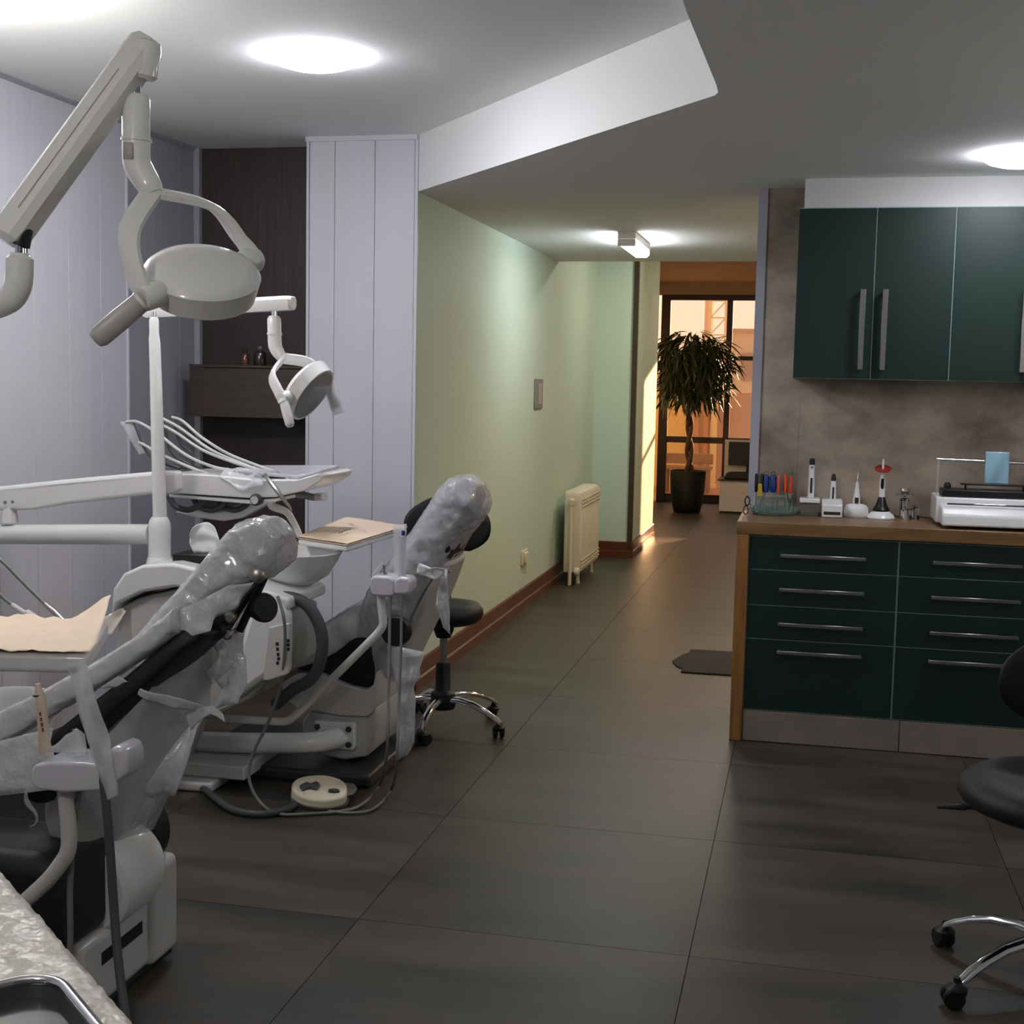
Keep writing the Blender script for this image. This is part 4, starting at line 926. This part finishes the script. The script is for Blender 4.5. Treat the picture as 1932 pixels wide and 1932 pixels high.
film('cover_tie', [(790, 1062, 4.5), (815, 1072, 4.47), (846, 1070, 4.55), (852, 1078, 4.58), (820, 1094, 4.47), (785, 1084, 4.48)], t, M_filmd, amp=.008)
film('cover_tail', [(832, 1076, 4.52), (844, 1074, 4.52), (836, 1130, 4.52), (850, 1198, 4.54), (836, 1184, 4.53), (822, 1140, 4.52)], t, M_filmd, amp=.006)
film('cover_drape', [(728, 1215, 4.45), (800, 1230, 4.5), (784, 1300, 4.5), (782, 1400, 4.48), (770, 1425, 4.47), (748, 1436, 4.45), (752, 1350, 4.45), (748, 1290, 4.45)], t, M_filmd, amp=.012)
MB().lathe([(0, -.02), (.05, -.02), (.055, -.012), (.055, .012), (.05, .02), (0, .02)], aY(748, 1190, 4.44), (0, 1, 0), 24).build('hinge_cap', M_brub, t)
fp = slab([(593, 1360), (663, 1364), (668, 1369), (668, 1412), (664, 1416), (622, 1412), (593, 1372)], yN-.015, yN+.03).build('flange', M_enam, t, bevel=.004)
for a, b in ((599, 1371), (658, 1376), (658, 1405)):
    MB().lathe([(0, 0), (.011, 0), (.011, .006), (.007, .009), (0, .009)], aY(a, b, yN-.016), (0, -1, 0), 12).build('bolt', M_gp, fp)
ptube([(320, 1394, 4.36), (400, 1400, 4.38), (540, 1402, 4.38), (600, 1400, 4.40), (636, 1392, 4.45), (645, 1390, 4.5)], .0375, 20, sm=5).build('link_pipe', M_enam, t)

# ------------------------------------------------------------------ foot control and its hose
fc_ = floorpt(608, 1520); 
t = thing('foot_control', 'cream foot control with grey pedals on the floor', 'foot control', (fc_.x, fc_.y, 0))
out_ = [(550, 1506), (552, 1490), (572, 1480), (610, 1477), (640, 1484), (654, 1496), (652, 1514), (630, 1522), (600, 1524), (570, 1518)]
out_ = [(p.x, p.y) for p in smooth_path([V(*q, 0) for q in out_+out_[:1]], 5)[:-1]]
MB().prism([aZ(a, b+4, .012) for a, b in out_], (0, 0, .038)).build('body', M_creamp, t, bevel=.010, seg=3)
MB().prism([aZ(a+(-2 if a < 600 else 3), b+7, 0) for a, b in out_], (0, 0, .014)).build('base', M_hose, t, bevel=.004)
MB().prism([aZ(a, b, .051) for a, b in ((565, 1486), (578, 1479), (586, 1482), (598, 1478), (604, 1484), (598, 1492), (584, 1488), (570, 1494))], (0, 0, .010)).build('rocker_pedal', M_hosed, t, bevel=.003)
MB().lathe([(0, 0), (.02, 0), (.019, .008), (0, .009)], aZ(630, 1494, .051), n=20, sy=.7).build('button', M_hosed, t)
MB().prism([aZ(a, b, .03) for a, b in ((630, 1488), (648, 1480), (668, 1482), (674, 1490), (668, 1500), (648, 1506))], (0, 0, .008)).build('side_pedal', M_hose, t, bevel=.003)
pth = [aZ(a, b, .014) for a, b in ((340, 1470), (375, 1482), (405, 1505), (440, 1528), (490, 1536), (530, 1530), (558, 1520))]
MB().tube(smooth_path(pth, 6), .0125, 10).build('supply_hose', M_hosed, None, label='dark grey supply hose snaking along the floor to the foot control', cat='hose')
# ------------------------------------------------------------------ near chair
yN, yFar, yc = 2.48, 2.96, 2.72
t = thing('dental_chair', 'black reclined dental chair with tied plastic covers in the foreground', 'dental chair', (-1.85, 2.72, 0))
bx((-2.5, 2.46, 0), (-1.52, 2.98, .03)).build('base_plate', MATS['dark_base_plate'], t, bevel=.01)
b_ = bx((-2.4, 2.5, .03), (-1.5, 2.86, .205)).build('base', M_enamg, t, bevel=.02, seg=3)
bx((-1.5035, 2.59, .128), (-1.4985, 2.775, .158)).build('slot', M_brub, b_)
bx((-2.2, 2.80, .03), (-1.485, 2.935, .275)).build('base_cover', M_enamg, t, bevel=.02, seg=3)
bx((-2.75, 2.46, .20), (-1.62, 2.90, .42)).build('seat_cushion', M_bup, t, bevel=.045, seg=4)
bx((-2.6, 2.41, .20), (-1.505, 2.655, .435)).build('seat_bolster', M_bup, t, bevel=.04, seg=4)
MB().lathe([(0, 0), (.10, 0), (.112, .012), (.115, .05), (.115, .17), (.108, .19), (0, .19)], (-1.565, 2.62, .285), (0, 1, 0), 36).build('hinge_cover', M_enam, t)
MB().lathe([(0, 0), (.09, 0), (.105, .015), (.105, .09), (.09, .105), (0, .105)], (-1.60, 2.82, .335), (0, 1, 0), 32).build('hinge_pad', M_bup, t)
# back: cushion, shell
pillow([(60, 1440), (100, 1395), (180, 1330), (270, 1260), (350, 1190), (380, 1160)], [(120, 1500), (165, 1440), (235, 1360), (320, 1285), (395, 1215), (420, 1190)], yN+.06, [.10, .11, .115, .11, .10, .08]).build('back_cushion', M_bup, t, sharp=180)
pillow([(165, 1560), (160, 1480), (200, 1400), (270, 1310), (330, 1225), (356, 1192)], [(235, 1600), (240, 1520), (262, 1440), (318, 1350), (375, 1258), (398, 1215)], yc+.0, [.16, .2, .23, .235, .20, .15], power=4.5).build('back_shell', M_shell, t, sharp=180)
pillow([(452, 1040), (468, 1006), (486, 992), (500, 990)], [(498, 1078), (516, 1056), (522, 1030), (518, 1006)], yc-.05, [.08, .09, .09, .06]).build('headrest', M_bup, t, sharp=180)
pillow([(280, 1205), (335, 1140), (390, 1078), (436, 1020), (462, 988), (485, 976), (508, 978)], [(365, 1222), (405, 1188), (440, 1136), (478, 1102), (515, 1086), (536, 1058), (536, 1012)], yc-.05, [.15, .155, .15, .135, .125, .12, .07], amp=.011, freq=11).build('back_cover', M_filmd, t, sharp=180)
# plastic-covered side roll
pillow([(-60, 1372), (0, 1342), (100, 1292), (200, 1238), (290, 1180), (345, 1140)], [(-60, 1450), (0, 1412), (100, 1350), (200, 1290), (290, 1232), (352, 1190)], yN+.0, [.035, .04, .04, .04, .05, .06], amp=.006).build('side_roll', M_filmd, t, sharp=180)
film('seat_drape', [(-40, 1408, 2.40), (40, 1388, 2.40), (100, 1372, 2.40), (92, 1402, 2.39), (104, 1440, 2.38), (100, 1490, 2.38), (-40, 1506, 2.38)], t, M_filmd, amp=.006)
film('cover_strap', [(188, 1298, 2.44), (222, 1276, 2.43), (280, 1305, 2.44), (340, 1318, 2.50), (392, 1332, 2.58), (385, 1342, 2.58), (330, 1336, 2.50), (280, 1322, 2.45), (232, 1296, 2.44)], t, M_filmd, amp=.004)
film('cover_tail', [(378, 1338, 2.57), (396, 1340, 2.58), (372, 1372, 2.56), (356, 1430, 2.54), (330, 1502, 2.52), (285, 1506, 2.50), (270, 1492, 2.49), (312, 1428, 2.52), (352, 1376, 2.55)], t, M_filmd, amp=.01)
film('cover_flap', [(402, 1196, 2.62), (440, 1186, 2.66), (452, 1170, 2.68), (464, 1230, 2.68), (466, 1290, 2.66), (448, 1326, 2.64), (400, 1340, 2.60), (420, 1300, 2.62), (434, 1262, 2.63), (398, 1290, 2.6), (385, 1270, 2.59), (415, 1240, 2.61)], t, M_filmd, amp=.012)
film('cover_knot', [(352, 1346, 2.555), (372, 1338, 2.56), (400, 1330, 2.58), (420, 1345, 2.58), (425, 1362, 2.57), (398, 1346, 2.57), (380, 1356, 2.56), (358, 1378, 2.55)], t, M_filmd, amp=.01)
film('shell_film', [(348, 1200, 2.49), (400, 1210, 2.62), (395, 1330, 2.66), (320, 1500, 2.74), (290, 1566, 2.80), (210, 1588, 2.52), (158, 1500, 2.44), (204, 1386, 2.45), (282, 1304, 2.46)], t, M_film, amp=.003)
film('cover_skirt', [(296, 1196, 2.46), (350, 1146, 2.47), (430, 1106, 2.5), (476, 1096, 2.54), (446, 1142, 2.52), (402, 1172, 2.48), (397, 1191, 2.47), (342, 1206, 2.45), (306, 1216, 2.45)], t, M_filmd, amp=.008)
# headrest mechanism
def mbar(a, b, r, y, m_): ptube([(*a, y), (*b, y)], r, 12).build('headrest_bar', m_, t)
mbar((487, 1088), (420, 1196), .011, 2.60, M_gp); mbar((502, 1082), (452, 1190), .009, 2.66, M_gp); mbar((478, 1100), (412, 1186), .006, 2.57, M_alu)
for (a, b, r_) in ((487, 1086, .016), (434, 1164, .013), (430, 1196, .011)):
    MB().lathe([(0, -.012), (r_, -.012), (r_, .012), (r_*.6, .016), (0, .016)], aY(a, b, 2.57), (.3, -1, 0), 16).build('pivot_bolt', M_alu, t)
MB().lathe([(0, -.03), (.018, -.03), (.018, .0), (.030, .005), (.032, .016), (.028, .024), (0, .026)], aY(492, 1148, 2.60), (.75, -.6, .25), 24).build('lock_knob', M_brub, t)
MB().lathe([(0, -.02), (.020, -.018), (.0215, 0), (.0215, .016), (.017, .022), (0, .024)], aY(408, 1188, 2.55), (.2, -.9, 0), 20).build('side_knob', M_brub, t)

# ------------------------------------------------------------------ near instrument holder
yh = 2.25
t = thing('instrument_holder', 'plastic-wrapped lavender instrument holder with a syringe in the foreground', 'instrument holder', aY(140, 1495, yh))
slab([(58, 1452), (66, 1442), (100, 1438), (160, 1440), (196, 1446), (202, 1456), (200, 1484), (190, 1492), (120, 1496), (70, 1490), (57, 1478)], yh-.035, yh+.07).build('body', M_wrap, t, bevel=.014, seg=4)
slab([(196, 1422), (214, 1408), (232, 1412), (237, 1428), (239, 1456), (232, 1468), (222, 1476), (196, 1480)], yh-.035, yh+.04).build('socket_block', M_wrap, t, bevel=.012, seg=4)
ptube([(122, 1485), (130, 1560), (131, 1606), (96, 1656), (30, 1716), (-60, 1800)], .0155, 18, y=yh+.01, rb=.04).build('pole', M_enamg, t)
ptube([(71, 1290), (73, 1305), (77, 1316), (80, 1350), (86, 1420)], [.005, .008, .0105, .0105, .0115], 16, y=yh).build('air_syringe', M_tan, t)
ptube([(72.5, 1310), (73, 1313)], .0108, 16, y=yh).build('syringe_band', M_blk, t)
for k in range(4): slab([(73.5+k*1.6, 1344+k*10), (77+k*1.6, 1344+k*10), (77.5+k*1.6, 1351+k*10), (74+k*1.6, 1351+k*10)], yh-.0118, yh-.0108).build('syringe_print', mat('brown_print', (120, 70, 50), .6, var=.1), t, smooth=False)
ptube([(138, 1258), (141, 1270)], .0065, 12, y=yh-.02).build('tip_cap', M_blue, t)
ptube([(141, 1270), (160, 1340), (176, 1400)], [.006, .0085, .010], 12, y=yh-.02).build('suction_tip', M_film, t)
film('clear_sleeve', [(124, 1252, yh-.03), (160, 1242, yh-.03), (186, 1330, yh-.035), (208, 1400, yh-.04), (222, 1500, yh-.045), (202, 1510, yh-.045), (176, 1430, yh-.04), (150, 1345, yh-.035)], t, M_film, amp=.004)
ptube([(178, 1392), (184, 1416)], .009, 12, y=yh-.02).build('tip_joint', M_hose, t)
ptube([(142, 1376), (143, 1402), (146, 1424)], [.006, .009, .012], 12, y=yh).build('nozzle', M_clear, t)
film('wrap_peak', [(95, 1420, yh-.02), (130, 1384, yh), (142, 1372, yh), (160, 1384, yh), (165, 1422, yh-.02)], t, M_film, amp=.006)
hp = [aY(184, 1412, yh-.02), aY(196, 1480, yh-.03), aY(206, 1580, yh-.04), aY(214, 1700, yh-.05), aY(224, 1820, yh-.08), aY(240, 1932, yh-.12), aY(262, 2040, yh-.16)]
MB().tube(smooth_path(hp, 6), .0085, 10).build('hose', M_hosed, t)
hp = [aY(150, 1490, yh+.02), aY(138, 1580, yh+.03), aY(132, 1680, yh+.03), aY(132, 1790, yh+.02), aY(120, 1900, yh)]
MB().tube(smooth_path(hp, 6), .006, 10).build('hose', M_hose, t)
ptube([(48, 1492), (52, 1515), (68, 1535), (68, 1552), (56, 1560)], [.003, .005, .003, .002, .001], 8, y=yh-.02, sm=4).build('saliva_tip', M_clear, t)

# ------------------------------------------------------------------ near tray, bowl, hoses
zt = .80
t = thing('bracket_tray', 'white bracket tray heaped with tan liner paper behind the near chair', 'tray', aZ(60, 1210, zt-.05))
c4 = [aZ(-160, 1226, zt), aZ(165, 1232, zt), aZ(205, 1172, zt), aZ(-120, 1168, zt)]
MB().prism([p-V(0, 0, .05) for p in c4], (0, 0, .046)).build('tray', M_enam, t, bevel=.012, seg=3)
ptube([(64, 1252, 3.14), (100, 1258, 3.14)], .002, 6).build('catch', M_gp, t)
MB().lathe([(0, 0), (.010, 0), (.010, .03), (0, .03)], aY(62, 1252, 3.11), (-1, 0, 0), 12).build('clamp', M_hose, t)
def lp(u_, v_):
    p = c4[0]*(1-u_)*(1-v_)+c4[1]*u_*(1-v_)+c4[2]*u_*v_+c4[3]*(1-u_)*v_
    cm_ = (c4[0]+c4[2])/2; p = cm_+(p-cm_)*1.04
    lift = max(0, u_-.78)*max(0, v_-.3)*.42
    return p + V(0, 0, .004+lift+.022*abs(noise.noise(V(u_*5, v_*4, 8)))*(.3+v_)+.006*noise.noise(V(u_*17, v_*15, 2)))
MB().sheet(lp, 40, 24).build('liner_paper', M_paper, None, solid=.0008, sharp=180, label='crumpled tan paper liner on the near bracket tray', cat='liner')
film('sealed_pouch', [(140, 1196, 3.28), (180, 1168, 3.3), (232, 1148, 3.36), (238, 1152, 3.36), (212, 1196, 3.3), (160, 1204, 3.25)], None, mat('glossy_clear_pouch', (236, 226, 212), .08, sheer=.5, var=.2, bump=.6, bscale=14), amp=.012, label='shiny clear pouch sticking up from the near tray corner', cat='pouch')
film('sealed_pouch', [(90, 1166, 3.3), (108, 1158, 3.32), (136, 1170, 3.3), (128, 1194, 3.22), (104, 1192, 3.22)], None, mat('blue_clear_pouch', (176, 200, 214), .08, sheer=.55, var=.2, bump=.6, bscale=18), amp=.008, label='small bluish clear pouch between the two handpieces', cat='pouch')
t = thing('handpiece', 'slim silver handpiece on a grey hose lying across the near tray', 'handpiece', aY(130, 1190, 3.2))
ptube([(86, 1140, 3.24), (104, 1155, 3.22), (140, 1192, 3.18), (155, 1201, 3.17)], [.007, .0085, .0065, .003], 14).build('body', M_alu, t)
ptube([(-60, 1010, 3.34), (0, 1055, 3.3), (45, 1100, 3.27), (88, 1142, 3.24)], .0055, 10, sm=5).build('hose', M_hose, t)
t = thing('handpiece', 'thick cream handpiece on a grey hose lying nearer the tray edge', 'handpiece', aY(80, 1180, 3.14))
ptube([(24, 1142, 3.2), (50, 1160, 3.18), (52, 1158, 3.18), (84, 1180, 3.14), (112, 1200, 3.12)], [.008, .008, .012, .012, .009], 14).build('body', M_enamg, t)
ptube([(111, 1199, 3.12), (117, 1203, 3.11)], .009, 12).build('tip', M_alu, t)
ptube([(-60, 1070, 3.28), (0, 1122, 3.22), (26, 1144, 3.2)], .0055, 10, sm=5).build('hose', M_hose, t)
t = thing('spittoon', 'white glazed spittoon bowl half hidden behind the near chair back', 'spittoon', aY(15, 1330, 3.0))
cb = aY(8, 1322, 3.0)
MB().lathe([(0, -.118), (.045, -.12), (.075, -.108), (.105, -.075), (.128, -.03), (.136, 0), (.130, .008), (.122, 0), (.11, -.03), (.085, -.07), (.05, -.095), (0, -.1)], cb, n=44).build('bowl', MATS['white_glazed_bowl'], t, sharp=60)
MB().lathe([(0, 0), (.06, 0), (.05, .1), (.045, cb.z-.12), (0, cb.z-.12)], (cb.x, cb.y, 0), n=24).build('pedestal', M_enam, t)

# ------------------------------------------------------------------ swivel stools
def stool(label, loc, rot, seat_z, seat_r, back_ang, back_z, back_w, lever_ang, a0, sx_=1.):
    t = thing('swivel_stool', label, 'stool', (0, 0, 0), 'black swivel stools on chrome bases')
    R_ = .285
    for k in range(5):
        a = a0 + k*2*math.pi/5; d = V(math.cos(a), math.sin(a), 0); s_ = V(-d.y, d.x, 0)
        rings = []
        for q, z, w, h in ((.03, .125, .018, .014), (.09, .128, .0165, .013), (.16, .12, .015, .012), (.22, .10, .0145, .011), (.265, .078, .014, .011), (.292, .062, .012, .008)):
            rings.append([d*q + s_*(w*cx_) + V(0, 0, z+h*cz_) for cx_, cz_ in ((1, -.6), (1, .3), (.5, 1), (-.5, 1), (-1, .3), (-1, -.6))])
        MB().loft(rings).build('leg', M_chrome, t, sharp=50)
        cpos = d*R_
        cr = k*1.3+.4; ax = V(math.cos(cr), math.sin(cr), 0); off = V(-ax.y, ax.x, 0)*.018
        c_ = MB()
        for s2 in (-1, 1): c_.lathe([(0, -.008), (.022, -.008), (.026, -.004), (.026, .004), (.022, .008), (0, .008)], cpos+off+ax*(s2*.014)+V(0, 0, .0262), ax, 20)
        c_.lathe([(0, 0), (.024, 0), (.026, .012), (.014, .022), (.008, .028), (.008, .04), (0, .04)], cpos+off*.6+V(0, 0, .033), (0, 0, 1), 16)
        c_.build('caster', M_brub, t)
    MB().lathe([(0, .085), (.05, .085), (.055, .10), (.05, .15), (.036, .16), (.032, .165), (.030, .27), (.026, .28), (0, .28)], n=24).build('gas_lift_boot', M_brub, t)
    MB().lathe([(0, .26), (.016, .26), (.016, seat_z-.1), (0, seat_z-.1)], n=16).build('gas_lift', M_alu, t)
    MB().lathe([(0, seat_z-.13), (.03, seat_z-.13), (.042, seat_z-.10), (.045, seat_z-.075), (.08, seat_z-.066), (0, seat_z-.066)], n=20).build('tilt_box', M_brub, t)
    MB().lathe([(0, seat_z-.065), (seat_r*.8, seat_z-.065), (seat_r*.94, seat_z-.05), (seat_r, seat_z-.03), (seat_r*.98, seat_z-.008), (seat_r*.88, seat_z+.012), (seat_r*.6, seat_z+.014), (0, seat_z+.006)], n=44, sx=sx_).build('seat', M_bup, t, sharp=70)
    la = V(math.cos(lever_ang), math.sin(lever_ang), 0)
    MB().tube([la*.03+V(0, 0, seat_z-.085), la*(seat_r-.03)+V(0, 0, seat_z-.09), la*(seat_r-.02)+V(0, 0, seat_z-.09), la*(seat_r+.045)+V(0, 0, seat_z-.1)], [.004, .004, .009, .004], 10).build('lever', M_brub, t)
    b = V(math.cos(back_ang), math.sin(back_ang), 0); s_ = V(-b.y, b.x, 0)
    MB().tube(bend([b*.03+V(0, 0, seat_z-.07), b*(seat_r+.06)+V(0, 0, seat_z-.075), b*(seat_r+.075)+V(0, 0, back_z-.02)], .06), .016, 12, flat=.6).build('back_stem', M_brub, t)
    rings = []
    for q in range(13):
        v_ = q/12; z = (v_-.5)*.23; wv = back_w*(1-.55*abs(2*v_-.95)**2.6)
        ring = []
        for k in range(20):
            a = 2*math.pi*k/20; cs_, sn_ = math.cos(a), math.sin(a)
            u_ = math.copysign(abs(cs_)**.7, cs_); w2 = math.copysign(abs(sn_)**.7, sn_)
            th = .024*(1-abs(2*v_-1)**4*.75)
            ring.append(b*(seat_r+.05+w2*th-.07*(u_*wv/.16)**2+.02) + s_*(u_*wv) + V(0, 0, back_z+z))
        rings.append(ring)
    MB().loft(rings).build('backrest', M_bup, t, sharp=70)
    t.location = loc; t.rotation_euler = (0, 0, rot)
    return t
stool('black swivel stool behind the far dental chair', (-1.45, 5.24, 0), 0, .515, .165, math.radians(102), .835, .185, math.radians(200), math.radians(-20))
stool('black swivel stool in front of the drawers, cut by the right edge', (.632, 3.33, 0), 0, .505, .245, math.radians(80), .70, .17, math.radians(165), math.radians(144))

# ------------------------------------------------------------------ foreground trolley
zc = .75
e0, e1 = V(-1.062, 1.57, 0), V(-.70, 1.248, 0); d1 = (e1-e0).normalized(); d2 = V(d1.y, -d1.x, 0)
if d2.x > 0: d2 = -d2
k0 = e0 - d1*.10; k1 = k0 + d1*.62; wd_ = .46
t = thing('instrument_trolley', 'instrument trolley with a pearly lined top in the near left corner', 'trolley', (k0+k1)/2 + d2*wd_/2)
def tr(a, b, z): return k0 + d1*a + d2*b + V(0, 0, z)
MB().prism([tr(0, 0, zc-.03), tr(.62, 0, zc-.03), tr(.62, wd_, zc-.03), tr(0, wd_, zc-.03)], (0, 0, .028)).build('top', M_wlam, t, bevel=.01, seg=3)
MB().prism([tr(.03, .03, .09), tr(.59, .03, .09), tr(.59, wd_-.03, .09), tr(.03, wd_-.03, .09)], (0, 0, zc-.122)).build('cabinet', M_wlam, t, bevel=.008)
for k in range(3):
    z0_ = .11+k*.2
    d_ = MB().prism([tr(.045, .028, z0_), tr(.575, .028, z0_), tr(.575, .0, z0_), tr(.045, 0, z0_)], (0, 0, .19)).build('drawer', M_enamg, t, bevel=.004)
    MB().tube([tr(.2, -.018, z0_+.13), tr(.42, -.018, z0_+.13)], .006, 10).build('handle', M_alu, d_)
for a, b in ((.06, .06), (.56, .06), (.06, wd_-.06), (.56, wd_-.06)):
    MB().lathe([(0, 0), (.02, 0), (.024, .01), (.024, .04), (.012, .05), (.012, .09), (0, .09)], tr(a, b, 0), n=14).build('caster', M_brub, t)
def ls(u_, v_): return tr(-.008+.636*u_, -.008+(wd_+.016)*v_, zc+.0025+.005*abs(noise.noise(V(u_*13, v_*11, 5)))+.003*noise.noise(V(u_*37, v_*31, 1)))
MB().sheet(ls, 70, 54).build('liner_sheet', M_pearl, None, solid=.0008, sharp=180, label='wrinkled pearly liner sheet covering the near trolley top', cat='liner')
# steel tray with a rounded chrome rim on the trolley
ca = aZ(100, 1836, zc+.034); la_ = (ca-k0).dot(d1); lb_ = (ca-k0).dot(d2)
a0_, a1_, b0_, b1_ = la_-.0, la_+.24, lb_+.0, lb_+.22
def rr(off, z, r_=.045):
    out = []
    for (cx_, cy_, st) in ((a1_-r_, b1_-r_, 0), (a0_+r_, b1_-r_, 90), (a0_+r_, b0_+r_, 180), (a1_-r_, b0_+r_, 270)):
        for q in range(7):
            an = math.radians(st+q*15); out.append(tr(cx_+(r_+off)*math.cos(an), cy_+(r_+off)*math.sin(an), z))
    return out
t = thing('steel_tray', 'dark tray with a rounded chrome rim on the near trolley', 'tray', tr((a0_+a1_)/2, (b0_+b1_)/2, zc+.01))
MB().loft([rr(-.012, zc+.010), rr(-.006, zc+.012), rr(-.001, zc+.034), rr(-.004, zc+.034), rr(-.012, zc+.018)]).build('pan', mat('dark_tray_enamel', (52, 50, 50), .35, var=.2), t, sharp=60)
rm = rr(0, zc+.034); MB().tube(rm+[rm[0], rm[1]], .0065, 12, caps=False).build('rim', M_chrome, t)
